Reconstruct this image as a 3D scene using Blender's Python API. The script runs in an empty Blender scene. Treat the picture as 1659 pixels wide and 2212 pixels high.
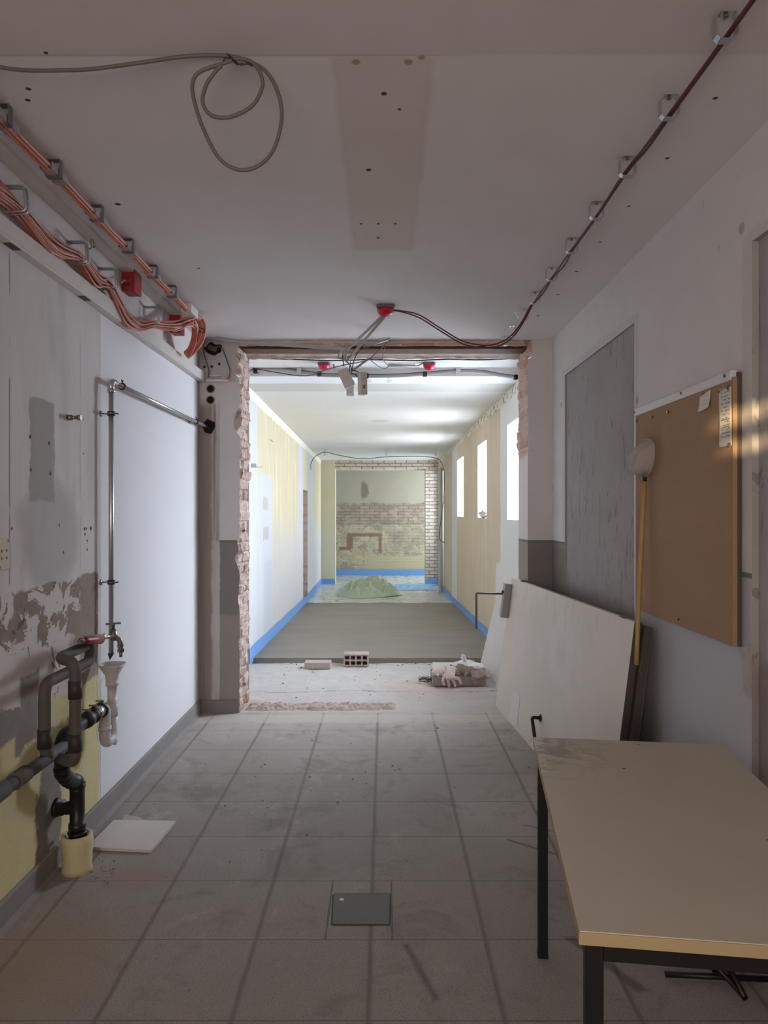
import bpy, bmesh, math, random
from mathutils import Vector, Matrix, noise as mnoise
random.seed(7)
C = bpy.context.scene
COL = C.collection
PI = math.pi

# ------------------------------------------------------------------ camera, light, exposure
F, CX, CY, H = 1560.0, 829.5, 1106.0, 1.46
cam_d = bpy.data.cameras.new('camera'); cam = bpy.data.objects.new('camera', cam_d); COL.objects.link(cam)
cam.location = (0, 0, H); cam.rotation_euler = (PI/2, 0, 0)
cam_d.sensor_fit = 'VERTICAL'; cam_d.sensor_height = 36.0; cam_d.lens = 36.0*F/2212.0
cam_d.clip_start = 0.05; cam_d.clip_end = 200
C.camera = cam
C.view_settings.view_transform = 'Standard'
try: C.view_settings.look = 'None'
except Exception: pass
C.view_settings.gamma = 1.0; C.view_settings.use_curve_mapping = False
C.view_settings.exposure = 0.72
C.cycles.use_denoising = True
C.cycles.max_bounces = 14; C.cycles.diffuse_bounces = 9; C.cycles.glossy_bounces = 4
C.cycles.transparent_max_bounces = 12; C.cycles.sample_clamp_indirect = 6.0
C.cycles.caustics_reflective = False; C.cycles.caustics_refractive = False

wd = bpy.data.worlds.new('daylight'); C.world = wd; wd.use_nodes = True
bg = wd.node_tree.nodes['Background']; bg.inputs[0].default_value = (0.80, 0.90, 1.0, 1); bg.inputs[1].default_value = 2.2

def area(name, loc, direction, sx, sy, power, color, spread=PI):
    d = bpy.data.lights.new(name, 'AREA'); d.shape = 'RECTANGLE'; d.size = sx; d.size_y = sy
    d.energy = power; d.color = color; d.spread = spread
    o = bpy.data.objects.new(name, d); COL.objects.link(o); o.location = loc
    o.rotation_euler = Vector(direction).to_track_quat('-Z', 'Y').to_euler()
    return o
SKY = (0.74, 0.87, 1.0)
WIN = ((5.80, 7.03), (8.45, 9.24), (10.90, 11.81))
for k, (a, b) in enumerate(WIN):          # daylight falling through the three corridor windows
    area('window_daylight', (1.78, (a+b)/2, 1.98), (-1, 0, -0.10), b-a+0.1, 1.0, (84, 118, 126)[k], (0.84, 0.91, 1.0))
area('window_skylight', (2.10, 7.05, 2.30), (-1, -0.72, -0.32), 1.2, 1.1, 315, (0.74, 0.85, 1.0))   # the open sky beyond the nearest window
area('far_room_daylight', (2.30, 17.4, 1.6), (-1, -0.35, 0), 1.3, 1.8, 44, (0.88, 0.96, 1.0))
area('far_door_daylight', (1.62, 15.2, 1.35), (-1, 0.0, -0.1), 1.0, 2.0, 16, SKY)
area('rear_fill_light', (-0.35, -1.5, 1.6), (0.14, 1, -0.03), 1.4, 1.2, 17, (1.0, 0.87, 0.80), 2.1)  # unseen fill lamp added inside the room, ahead of the rear wall
sd = bpy.data.lights.new('low_sun', 'SUN'); sd.energy = 4.5; sd.angle = math.radians(0.7); sd.color = (1.0, 0.74, 0.38)
so = bpy.data.objects.new('low_sun', sd); COL.objects.link(so)
SUN_DIR = Vector((1.25, 4.0, -0.42)); so.rotation_euler = SUN_DIR.to_track_quat('-Z', 'Y').to_euler(); so.location = (-2, -6, 3.4)

# ------------------------------------------------------------------ helpers: places
def W(px, py, Y): return Vector(((px-CX)*Y/F, Y, H-(py-CY)*Y/F))
def onX(px, py, X):
    Y = X*F/(px-CX); return Vector((X, Y, H-(py-CY)*Y/F))
def onZ(px, py, z):
    Y = (H-z)*F/(py-CY); return Vector(((px-CX)*Y/F, Y, z))
def S(r, g, b):
    f = lambda c: (c/255/12.92) if c/255 <= 0.04045 else ((c/255+0.055)/1.055)**2.4
    return (f(r), f(g), f(b), 1.0)

# ------------------------------------------------------------------ helpers: node materials
class G:
    def __init__(s, name, local=False):
        s.mat = bpy.data.materials.new(name); s.mat.use_nodes = True
        s.nt = s.mat.node_tree; s.N = s.nt.nodes; s.L = s.nt.links
        s.b = s.N['Principled BSDF']
        if local:
            tc = s.N.new('ShaderNodeTexCoord'); s.vec = tc.outputs['Object']
        else:
            ge = s.N.new('ShaderNodeNewGeometry'); s.vec = ge.outputs['Position']
        sp = s.N.new('ShaderNodeSeparateXYZ'); s.L.new(s.vec, sp.inputs[0])
        s.x, s.y, s.z = sp.outputs
    def put(s, inp, v):
        if hasattr(v, 'is_linked') or isinstance(v, bpy.types.NodeSocket): s.L.new(v, inp)
        elif v is not None: inp.default_value = v
    def m(s, op, a, b=None, c=None):
        n = s.N.new('ShaderNodeMath'); n.operation = op
        s.put(n.inputs[0], a); s.put(n.inputs[1], b); s.put(n.inputs[2], c); return n.outputs[0]
    def add(s, a, b): return s.m('ADD', a, b)
    def sub(s, a, b): return s.m('SUBTRACT', a, b)
    def mul(s, a, b): return s.m('MULTIPLY', a, b)
    def mx(s, a, b): return s.m('MAXIMUM', a, b)
    def mn(s, a, b): return s.m('MINIMUM', a, b)
    def ss(s, v, a, b):
        n = s.N.new('ShaderNodeMapRange'); n.interpolation_type = 'SMOOTHSTEP'
        s.put(n.inputs[0], v); n.inputs[1].default_value = a; n.inputs[2].default_value = b; return n.outputs[0]
    def inv(s, v): return s.m('SUBTRACT', 1.0, v)
    def comb(s, x, y, z):
        n = s.N.new('ShaderNodeCombineXYZ'); s.put(n.inputs[0], x); s.put(n.inputs[1], y); s.put(n.inputs[2], z); return n.outputs[0]
    def stretch(s, a, b, c): return s.comb(s.mul(s.x, a), s.mul(s.y, b), s.mul(s.z, c))
    def noise(s, scale, detail=4, rough=0.55, vec=None, dist=0.0):
        n = s.N.new('ShaderNodeTexNoise'); s.L.new(vec if vec is not None else s.vec, n.inputs['Vector'])
        n.inputs['Scale'].default_value = scale; n.inputs['Detail'].default_value = detail
        n.inputs['Roughness'].default_value = rough; n.inputs['Distortion'].default_value = dist
        return n.outputs['Fac']
    def vor(s, scale, feature='F1', vec=None, out='Distance'):
        n = s.N.new('ShaderNodeTexVoronoi'); n.feature = feature; s.L.new(vec if vec is not None else s.vec, n.inputs['Vector'])
        n.inputs['Scale'].default_value = scale; return n.outputs[out]
    def brick(s, u, v, c1, c2, mortar, w=0.25, h=0.077, ms=0.010):
        n = s.N.new('ShaderNodeTexBrick'); s.L.new(s.comb(u, v, 0.0), n.inputs['Vector'])
        n.inputs['Color1'].default_value = c1; n.inputs['Color2'].default_value = c2; n.inputs['Mortar'].default_value = mortar
        n.inputs['Scale'].default_value = 1.0; n.inputs['Mortar Size'].default_value = ms
        n.inputs['Brick Width'].default_value = w; n.inputs['Row Height'].default_value = h
        n.inputs['Mortar Smooth'].default_value = 0.3; n.inputs['Bias'].default_value = 0.0
        return n.outputs['Color'], n.outputs['Fac']
    def rect(s, u, v, u0, u1, v0, v1, soft=0.006, wob=None):
        d = s.mn(s.mn(s.sub(u, u0), s.sub(u1, u)), s.mn(s.sub(v, v0), s.sub(v1, v)))
        if wob is not None: d = s.add(d, wob)
        return s.ss(d, -soft, soft)
    def ell(s, u, v, cu, cv, ru, rv, soft=0.2, wob=None):
        a = s.m('DIVIDE', s.sub(u, cu), ru); b = s.m('DIVIDE', s.sub(v, cv), rv)
        d = s.m('SQRT', s.add(s.mul(a, a), s.mul(b, b)))
        if wob is not None: d = s.add(d, wob)
        return s.inv(s.ss(d, 1-soft, 1+soft))
    def dots(s, u, v, pts):
        tot = None
        for (a, b, r) in pts:
            e = s.ell(u, v, a, b, r, r, 0.3); tot = e if tot is None else s.mx(tot, e)
        return tot
    def wob(s, scale, amp, detail=5, vec=None): return s.mul(s.sub(s.noise(scale, detail, 0.65, vec), 0.5), amp*2)
    def mix(s, f, a, b, mode='MIX'):
        n = s.N.new('ShaderNodeMix'); n.data_type = 'RGBA'; n.blend_type = mode; n.clamp_factor = True
        s.put(n.inputs['Factor'], f)
        ins = [i for i in n.inputs if i.type == 'RGBA']
        s.put(ins[0], a); s.put(ins[1], b)
        return [o for o in n.outputs if o.type == 'RGBA'][0]
    def out(s, col, rough=0.8, height=None, strength=0.3, dist=0.01, metal=0.0, spec=0.3, normal_in=None):
        s.put(s.b.inputs['Base Color'], col); s.put(s.b.inputs['Roughness'], rough)
        s.put(s.b.inputs['Metallic'], metal); s.put(s.b.inputs['Specular IOR Level'], spec)
        if height is not None:
            bp = s.N.new('ShaderNodeBump'); bp.inputs['Strength'].default_value = strength; bp.inputs['Distance'].default_value = dist
            s.L.new(height, bp.inputs['Height']); s.L.new(bp.outputs[0], s.b.inputs['Normal'])
        return s.mat

def simple(name, col, rough=0.6, metal=0.0, spec=0.4, var=0.12, scale=30.0, bump=0.0, local=True):
    g = G(name, local)
    n = g.noise(scale, 4, 0.6)
    dark = tuple(c*(1-var) for c in col[:3])+(1,); light = tuple(min(1, c*(1+var)) for c in col[:3])+(1,)
    return g.out(g.mix(n, dark, light), rough, n if bump else None, bump, 0.004, metal, spec)

# ------------------------------------------------------------------ helpers: meshes
class MB:
    def __init__(s): s.bm = bmesh.new()
    def box(s, c, size, rot=None, bevel=0.0, seg=2):
        M = Matrix.Translation(Vector(c)) @ (rot.to_4x4() if rot is not None else Matrix()) @ Matrix.Diagonal((*size, 1))
        t = bmesh.new(); bmesh.ops.create_cube(t, size=1.0, matrix=M)
        if bevel: bmesh.ops.bevel(t, geom=list(t.edges), offset=bevel, segments=seg, profile=0.5, affect='EDGES')
        s.merge(t); return s
    def span(s, a, b, bevel=0.0):
        a, b = Vector(a), Vector(b); return s.box((a+b)/2, tuple(abs(x) for x in (b-a)), None, bevel)
    def slab(s, o, u, v, w, bevel=0.0):      # parallelepiped from a corner and three edge vectors
        o, u, v, w = map(Vector, (o, u, v, w)); t = bmesh.new()
        V = [t.verts.new(o+u*i+v*j+w*k) for k in (0, 1) for j in (0, 1) for i in (0, 1)]
        for f in ((0, 2, 3, 1), (4, 5, 7, 6), (0, 1, 5, 4), (2, 6, 7, 3), (0, 4, 6, 2), (1, 3, 7, 5)): t.faces.new([V[i] for i in f])
        bmesh.ops.recalc_face_normals(t, faces=list(t.faces))
        if bevel: bmesh.ops.bevel(t, geom=list(t.edges), offset=bevel, segments=2, profile=0.5, affect='EDGES')
        s.merge(t); return s
    def merge(s, t):
        me = bpy.data.meshes.new('tmp'); t.to_mesh(me); t.free(); s.bm.from_mesh(me); bpy.data.meshes.remove(me)
    def quad(s, *p):
        s.bm.faces.new([s.bm.verts.new(Vector(q)) for q in p]); return s
    def prism(s, poly, w, smooth=False):     # polygon (3-D points) pushed along w
        a = [s.bm.verts.new(Vector(p)) for p in poly]; b = [s.bm.verts.new(Vector(p)+Vector(w)) for p in poly]
        n = len(poly); s.bm.faces.new(a); s.bm.faces.new(b[::-1])
        for i in range(n):
            f = s.bm.faces.new((a[i], b[i], b[(i+1) % n], a[(i+1) % n])); f.smooth = smooth
        return s
    def tube(s, pts, r, sides=10, res=6, smooth=True, cap=True, rads=None, closed=False):
        pts = [Vector(p) for p in pts]
        if res > 1 and len(pts) > 2: pts, rads = catmull(pts, res, rads)
        n = len(pts); rings = []; ref = None
        for i in range(n):
            t = (pts[min(i+1, n-1)]-pts[max(i-1, 0)])
            if t.length < 1e-9: t = Vector((0, 0, 1))
            t.normalize()
            if ref is None:
                ref = Vector((0, 0, 1)) if abs(t.z) < 0.9 else Vector((1, 0, 0))
            ref = (ref - t*ref.dot(t))
            if ref.length < 1e-6: ref = t.orthogonal()
            ref.normalize(); bi = t.cross(ref)
            rr = rads[i] if rads else r
            rings.append([s.bm.verts.new(pts[i]+(ref*math.cos(2*PI*k/sides)+bi*math.sin(2*PI*k/sides))*rr) for k in range(sides)])
        for i in range(n-1):
            for k in range(sides):
                f = s.bm.faces.new((rings[i][k], rings[i][(k+1) % sides], rings[i+1][(k+1) % sides], rings[i+1][k])); f.smooth = smooth
        if cap:
            s.bm.faces.new(rings[0][::-1]); s.bm.faces.new(rings[-1])
        return s
    def rod(s, a, b, r, sides=12): return s.tube([a, b], r, sides, 1)
    def lathe(s, o, axis, prof, sides=20, cap=True, smooth=True):   # prof: (distance along axis, radius)
        o = Vector(o); axis = Vector(axis).normalized(); u = axis.orthogonal().normalized(); v = axis.cross(u); rings = []
        for (d, r) in prof:
            rings.append([s.bm.verts.new(o+axis*d+(u*math.cos(2*PI*k/sides)+v*math.sin(2*PI*k/sides))*max(r, 1e-4)) for k in range(sides)])
        for i in range(len(rings)-1):
            for k in range(sides):
                f = s.bm.faces.new((rings[i][k], rings[i][(k+1) % sides], rings[i+1][(k+1) % sides], rings[i+1][k])); f.smooth = smooth
        if cap: s.bm.faces.new(rings[0][::-1]); s.bm.faces.new(rings[-1])
        return s
    def grid(s, nu, nv, fn, smooth=True):
        V = [[s.bm.verts.new(Vector(fn(i/nu, j/nv))) for j in range(nv+1)] for i in range(nu+1)]
        for i in range(nu):
            for j in range(nv):
                f = s.bm.faces.new((V[i][j], V[i+1][j], V[i+1][j+1], V[i][j+1])); f.smooth = smooth
        return s
    def ball(s, c, r, sc=(1, 1, 1), sub=2, rot=None, disp=0.0, seed=0.0):
        t = bmesh.new(); bmesh.ops.create_icosphere(t, subdivisions=sub, radius=1.0)
        for v in t.verts:
            k = 1.0 + (disp*mnoise.noise(v.co*1.7+Vector((seed, seed*2, 3))) if disp else 0)
            p = Vector((v.co.x*sc[0], v.co.y*sc[1], v.co.z*sc[2]))*r*k
            v.co = (rot @ p if rot is not None else p)+Vector(c)
        for f in t.faces: f.smooth = True
        s.merge(t); return s
    def build(s, name, mat, parent=None, recalc=True):
        if recalc: bmesh.ops.recalc_face_normals(s.bm, faces=list(s.bm.faces))
        me = bpy.data.meshes.new(name)
        org = Vector((0, 0, 0))
        p = parent
        while p is not None: org += p.location; p = p.parent
        if parent is None and len(s.bm.verts):    # own origin at the middle of the base
            xs = [v.co for v in s.bm.verts]
            lo = Vector([min(c[i] for c in xs) for i in range(3)]); hi = Vector([max(c[i] for c in xs) for i in range(3)])
            org = Vector(((lo.x+hi.x)/2, (lo.y+hi.y)/2, lo.z))
        for v in s.bm.verts: v.co -= org
        s.bm.to_mesh(me); s.bm.free()
        o = bpy.data.objects.new(name, me); COL.objects.link(o)
        if parent is not None: o.parent = parent
        else: o.location = org
        if mat is not None: me.materials.append(mat)
        return o

def catmull(p, res, rads=None):
    out, ro = [], []
    n = len(p)
    for i in range(n-1):
        p0, p1, p2, p3 = p[max(i-1, 0)], p[i], p[i+1], p[min(i+2, n-1)]
        for k in range(res):
            t = k/res
            out.append(0.5*((2*p1)+(p2-p0)*t+(2*p0-5*p1+4*p2-p3)*t*t+(3*p1-p0-3*p2+p3)*t**3))
            if rads: ro.append(rads[i]*(1-t)+rads[i+1]*t)
    out.append(p[-1])
    if rads: ro.append(rads[-1])
    return out, (ro if rads else None)
def rounded(pts, r=0.04, k=5):     # polyline with rounded corners, for pipes
    pts = [Vector(p) for p in pts]; out = [pts[0]]
    for i in range(1, len(pts)-1):
        a, b, c = pts[i-1], pts[i], pts[i+1]
        d1, d2 = (a-b), (c-b); rr = min(r, d1.length*0.49, d2.length*0.49)
        p, q = b+d1.normalized()*rr, b+d2.normalized()*rr
        for j in range(k+1):
            t = j/k; out.append(p*(1-t)**2+b*2*t*(1-t)+q*t*t)
    return out+[pts[-1]]
def n3(x, y, z=0.0): return mnoise.noise(Vector((x, y, z)))
def fbm(x, y, z=0.0): return n3(x, y, z)+0.5*n3(2.1*x, 2.1*y, z+5)+0.25*n3(4.3*x, 4.3*y, z+9)

def tag(o, label=None, cat=None, group=None, kind=None):
    if label: o['label'] = label
    if cat: o['category'] = cat
    if group: o['group'] = group
    if kind: o['kind'] = kind
    return o
def thing(name, label, cat, loc, group=None):
    o = bpy.data.objects.new(name, None); o.empty_display_size = 0.05; COL.objects.link(o); o.location = Vector(loc)
    return tag(o, label, cat, group)
def struct(o): o['kind'] = 'structure'; return o
def dup(root, loc, label):
    r = root.copy(); COL.objects.link(r); r.location = Vector(loc); r['label'] = label
    for ch in list(root.children):
        c = ch.copy(); COL.objects.link(c); c.parent = r
        for g in list(ch.children):
            d = g.copy(); COL.objects.link(d); d.parent = c
    return r

# ------------------------------------------------------------------ room measures (metres)
XL, XR, YW, YB, ZC = -1.34, 1.223, 5.25, 5.61, 2.709     # near room: side walls, face and back of the broken wall, ceiling
YR = -1.6                                                # wall behind the viewer
JL, JR = -1.048, 1.045                                   # jambs of the broken opening
YS = 6.28                                                # step in the corridor ceiling
YE, YF = 16.0, 18.5                                      # end piers, back wall of the far room
def cxl(Y): return -1.27-0.12*(Y-6.8)/9.2
CXR = 1.20
def cceil(Y): return 2.64-0.035*(Y-YS)/9.72
YSC, YSE = 6.97, 12.4                                    # screed from / to
def scr(Y): return 0.05-0.15*(Y-YSC)/(YSE-YSC)
def ffl(Y): return -0.105-0.035*(Y-YSE)/3.6

# ------------------------------------------------------------------ materials of the setting
def mat_ceiling():
    g = G('old_ceiling_paint'); x, y = g.x, g.y
    n = g.noise(2.2, 5, 0.6); f = g.noise(60, 3, 0.6)
    c = g.mix(n, S(206, 200, 198), S(222, 217, 215))
    w = g.wob(9, 0.012)
    st = g.rect(x, y, -0.14, 0.135, 1.99, 3.44, 0.022, w)
    st2 = g.rect(x, y, -0.12, 0.10, 2.55, 3.40, 0.05, w)
    c = g.mix(g.mul(st, 0.55), c, S(200, 186, 178)); c = g.mix(g.mul(st2, 0.35), c, S(206, 198, 186))
    edge = g.mul(st, g.inv(g.rect(x, y, -0.128, 0.123, 2.0, 3.428, 0.006, w)))
    c = g.mix(g.mul(edge, 0.14), c, S(160, 134, 126))
    near = g.inv(g.ss(y, 1.965, 1.985)); c = g.mix(g.mul(near, 0.35), c, S(186, 172, 166))
    joint = g.mul(g.inv(g.ss(g.m('ABSOLUTE', g.sub(y, 1.975)), 0.002, 0.006)), g.inv(g.ss(x, 0.0, 0.3)))
    c = g.mix(g.mul(joint, 0.35), c, S(120, 108, 102))
    red = g.dots(x, y, [(-0.078, 2.005, .012), (0.068, 2.005, .012), (0.103, 1.985, .010)])
    c = g.mix(g.mul(red, .6), c, S(150, 70, 60))
    hol = g.dots(x, y, [(0.0, 2.157, .009), (-0.056, 2.637, .010), (-0.099, 3.13, .007), (-0.025, 3.13, .007), (0.05, 3.13, .007), (-0.027, 3.29, .009),
                        (0.048, 2.24, .006), (-0.92, 1.965, .006), (-1.05, 2.132, .008), (-1.08, 2.19, .008), (-1.08, 2.93, .012), (1.0, 2.18, .008), (1.0, 2.55, .008), (1.0, 2.95, .007), (1.0, 3.34, .007), (-.95, 3.7, .009), (1.0, 3.75, .009), (1.0, 4.15, .009), (0.98, 4.6, .010)])
    c = g.mix(hol, c, S(70, 55, 48))
    return g.out(c, 0.9, g.add(f, g.mul(hol, -2)), 0.12, 0.003)
def plaster(name, c1, c2, scale=3.0, bump=0.15, rough=0.9):
    g = G(name); n = g.noise(scale, 6, 0.65); f = g.noise(45, 4, 0.6)
    return g.out(g.mix(n, c1, c2), rough, g.add(n, g.mul(f, .3)), bump, 0.006)
def mat_wall_left():
    g = G('patched_plaster_left'); y, z = g.y, g.z
    n = g.noise(2.5, 6, 0.65); f = g.noise(40, 4, 0.6)
    c = g.mix(n, S(196, 190, 187), S(218, 213, 211))
    old = g.inv(g.ss(y, 3.405, 3.415))
    drip = g.noise(7, 5, 0.6, g.stretch(1, 1, 0.25))
    c = g.mix(g.mul(old, g.mul(g.ss(drip, .45, .80), .40)), c, S(158, 150, 146))
    new = g.rect(y, z, 3.41, 5.3, -0.1, 2.40, 0.004)
    c = g.mix(new, c, S(224, 223, 225))
    c = g.mix(g.mul(g.rect(y, z, 2.73, 2.935, 1.5, 1.90, 0.006, g.wob(14, .03)), .75), c, S(146, 139, 134))
    c = g.mix(g.mul(g.ell(y, z, 2.90, 1.37, .26, .22, .25, g.wob(7, .35)), .55), c, S(158, 151, 149))
    ln = g.mx(g.inv(g.ss(g.m('ABSOLUTE', g.sub(g.add(y, g.wob(6, .008)), 2.585)), .002, .006)), g.inv(g.ss(g.m('ABSOLUTE', g.sub(g.add(y, g.wob(6, .004)), 3.185)), .001, .003)))
    ln = g.mul(g.mul(ln, g.rect(y, z, 2, 3.3, 1.2, 2.39, .01)), g.ss(g.noise(5, 3), .42, .5))
    c = g.mix(g.mul(ln, .8), c, S(120, 104, 92))
    hol = g.dots(y, z, [(2.735, 1.745, .008), (2.89, 1.735, .008), (2.74, 1.62, .007), (2.9, 1.615, .008), (3.30, 1.385, .010), (3.23, 1.385, .007), (3.25, 1.385, .006), (3.235, 1.36, .006), (3.26, 1.33, .006), (3.26, 1.29, .006), (3.22, 1.72, .005), (2.6, 1.40, .006), (3.02, 1.29, .006), (2.98, 1.405, .006)])
    c = g.mix(hol, c, S(85, 70, 60))
    # peeled zone, mortar and old oil paint
    pe = g.inv(g.ss(g.add(z, g.wob(5, .05)), 1.165, 1.18)); pe = g.mul(pe, g.inv(g.ss(g.add(y, g.wob(8, .01)), 3.385, 3.39)))
    a = g.noise(5.5, 7, 0.62, None, 0.9); b = g.noise(11, 6, 0.6, None, 0.6)
    zt = g.mul(g.sub(z, 0.95), 0.22)                       # more bare mortar high up, more paint film low down
    flake = g.ss(g.sub(a, zt), .435, .450)
    pc = g.mix(b, S(118, 103, 92), S(158, 142, 128)); pc = g.mix(g.ss(b, .60, .66), pc, S(86, 72, 62))
    pc = g.mix(flake, pc, g.mix(n, S(196, 187, 180), S(214, 206, 200)))
    pc = g.mix(g.mul(g.ss(y, 3.16, 3.20), g.inv(g.ss(a, .60, .62))), pc, g.mix(b, S(132, 116, 103), S(164, 150, 137)))
    c = g.mix(pe, c, pc)
    yel = g.mul(g.inv(g.ss(g.add(z, g.wob(4, .09)), .70, .71)), g.inv(g.ss(g.add(y, g.wob(7, .012)), 3.383, 3.388)))
    c = g.mix(yel, c, g.mix(g.noise(3, 5), S(196, 182, 130), S(216, 204, 160)))
    mor = g.mx(g.mx(g.rect(y, z, 2.36, 2.70, .57, .74, .01, g.wob(6, .10)), g.rect(y, z, 2.66, 2.80, .58, .85, .01, g.wob(7, .04))), g.rect(y, z, 2.80, 2.99, .10, .52, .01, g.wob(8, .09)))
    mor = g.mul(mor, g.inv(g.mul(g.rect(y, z, 2.0, 2.62, .5, .635, .01, g.wob(6, .03)), 1.0)))
    c = g.mix(mor, c, g.mix(b, S(120, 111, 103), S(152, 143, 134)))
    cor = g.ss(g.add(y, g.wob(6, .02)), 5.17, 5.21)
    c = g.mix(g.mul(cor, .75), c, g.mix(g.noise(9, 5, .6, g.stretch(1, 1, .12)), S(128, 112, 100), S(176, 164, 154)))
    h = g.add(g.mul(g.mul(pe, flake), 1.0), g.mul(g.mul(pe, b), .9)); h = g.add(h, g.mul(f, .12)); h = g.add(h, g.mul(hol, -1)); h = g.add(h, g.mul(new, .6))
    h = g.sub(h, g.mul(mor, .5))
    return g.out(c, 0.85, h, 0.55, 0.012)
DADO1, DADO2 = S(124, 117, 112), S(136, 129, 124)
def dado(g, c, z0=1.238):
    d = g.inv(g.ss(g.z, z0-.001, z0+.001)); l = g.rect(g.z, g.x, z0-.002, z0+.018, -9, 9, .001)
    c = g.mix(d, c, g.mix(g.noise(4, 5), DADO1, DADO2))
    return g.mix(l, c, S(112, 124, 106)), d
def mat_wall_right():
    g = G('right_wall_paint'); y, z = g.y, g.z
    n = g.noise(2.0, 6, 0.6); f = g.noise(30, 4, .6, g.stretch(1, 1, .5))
    c = g.mix(n, S(200, 195, 194), S(219, 214, 213))
    sc = g.ss(g.noise(6, 4, .7, g.stretch(1, 2.2, .35), 1.2), .665, .70)
    c = g.mix(g.mul(sc, .55), c, S(140, 133, 130))
    e = g.mx(g.rect(y, z, 3.47, 4.95, .85, 2.43, .01, g.wob(14, .04)), g.rect(y, z, 1.0, 2.46, .9, 2.40, .01, g.wob(14, .04)))
    c = g.mix(g.mul(e, .3), c, S(180, 172, 168))
    c, d = dado(g, c)
    d2 = g.rect(y, z, 2.3, 3.6, 0, 1.238, .004); c = g.mix(g.mul(d2, .8), c, S(186, 185, 190))  # same dado paint, bluish light on its near part put into the colour
    rg = g.rect(y, z, 1.9, 2.47, .84, 1.0, .01, g.wob(10, .07)); c = g.mix(rg, c, g.mix(g.noise(14, 5), S(142, 130, 118), S(188, 178, 168)))
    hol = g.dots(y, z, [(3.49, 2.0, .02), (2.47, 2.43, .02), (4.98, 2.2, .02)])
    c = g.mix(g.mul(hol, .5), c, S(120, 110, 105))
    rough = g.mix(d, (0.85,)*3+(1,), (0.42,)*3+(1,))
    return g.out(c, rough, g.add(f, g.mul(rg, .8)), 0.16, 0.006)
def mat_bare():
    g = G('bare_render_patch'); y, z = g.y, g.z
    n = g.noise(3, 6, .65); v = g.noise(9, 6, .7, g.stretch(1, 1.6, .45), 1.4)
    c = g.mix(n, S(150, 145, 144), S(174, 168, 167))
    cr = g.ss(v, .58, .64); c = g.mix(g.mul(cr, .5), c, S(112, 104, 101))
    c = g.mix(g.mul(g.inv(g.ss(g.add(z, g.wob(8, .08)), .92, 1.02)), .6), c, S(126, 112, 104))
    return g.out(c, 0.95, g.sub(n, cr), 0.5, 0.008)
def mat_pier():
    g = G('pier_paint'); x, z = g.x, g.z
    n = g.noise(2.5, 6, .6)
    c = g.mix(n, S(196, 191, 191), S(214, 209, 208)); c, d = dado(g, c)
    # grey render patch low on the dado, filled chase and wet brown streak in the left corner
    lo = g.inv(g.ss(g.add(z, g.wob(6, .05)), .71, .73)); c = g.mix(g.mul(g.mul(lo, d), g.inv(g.ss(x, 0, .1))), c, S(150, 142, 134))
    ch = g.mul(g.inv(g.ss(g.add(x, g.wob(5, .012)), -1.198, -1.192)), g.inv(g.ss(z, 1.95, 2.3)))
    c = g.mix(ch, c, g.mix(g.noise(8, 5, .6, g.stretch(3, 1, .10)), S(168, 160, 154), S(206, 200, 196)))
    br = g.mul(g.inv(g.ss(g.add(x, g.wob(7, .025)), -1.262, -1.238)), g.inv(g.ss(g.add(z, g.wob(3, .06)), 2.22, 2.3)))
    br2 = g.mul(g.rect(x, z, -1.30, -1.20, 1.25, 2.25, .015, g.wob(10, .03)), g.ss(g.noise(9, 4, .6, g.stretch(5, 1, .12)), .40, .62))
    c = g.mix(g.mul(g.mx(br, br2), .85), c, g.mix(g.noise(9, 5, .6, g.stretch(4, 1, .10)), S(108, 90, 78), S(168, 152, 140)))
    up = g.rect(x, z, -1.34, -1.07, 2.4, 2.71, .02, g.wob(9, .05)); c = g.mix(g.mul(up, .5), c, S(158, 150, 144))
    hol = g.dots(x, z, [(-1.305, 2.515, .010), (-1.252, 2.517, .010), (-1.198, 2.536, .010)]); c = g.mix(hol, c, S(30, 25, 22))
    sc = g.ss(g.noise(10, 3, .7, None, 2.0), .70, .72); c = g.mix(g.mul(sc, .5), c, S(130, 122, 118))
    return g.out(c, 0.75, n, 0.1, 0.006)
def mat_brickwork(name, ua, va='z', tint=0.0, w=0.25, white=0.0, hgt=0.077, rough=False):
    g = G(name); u = getattr(g, ua); v = getattr(g, va)
    wu = g.add(u, g.wob(10, .006)); wv = g.add(v, g.wob(10, .004))
    c, fac = g.brick(wu, wv, S(168, 130, 116) if not white else S(198, 182, 168), S(200, 172, 160) if not white else S(220, 208, 196), S(190, 180, 170) if not white else S(136, 122, 108), w, hgt, .011)
    n = g.noise(13, 6, .65); c = g.mix(g.mul(g.ss(n, .45, .62), .6), c, S(204, 186, 174))
    c = g.mix(g.mul(g.inv(g.ss(n, .30, .40)), .7), c, S(112, 86, 74) if not white else S(168, 140, 124))
    if rough:
        c = g.mix(g.mul(g.ss(g.noise(5, 6, .7), .46, .56), .75), c, g.mix(n, S(150, 128, 116), S(206, 188, 178)))
        c = g.mix(g.mul(g.ss(g.noise(16, 5, .7, None, 1.0), .56, .62), .8), c, S(84, 64, 56))
    return g.out(c, .95, g.add(g.inv(fac), g.mul(n, .8)), .6, .012)
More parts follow.
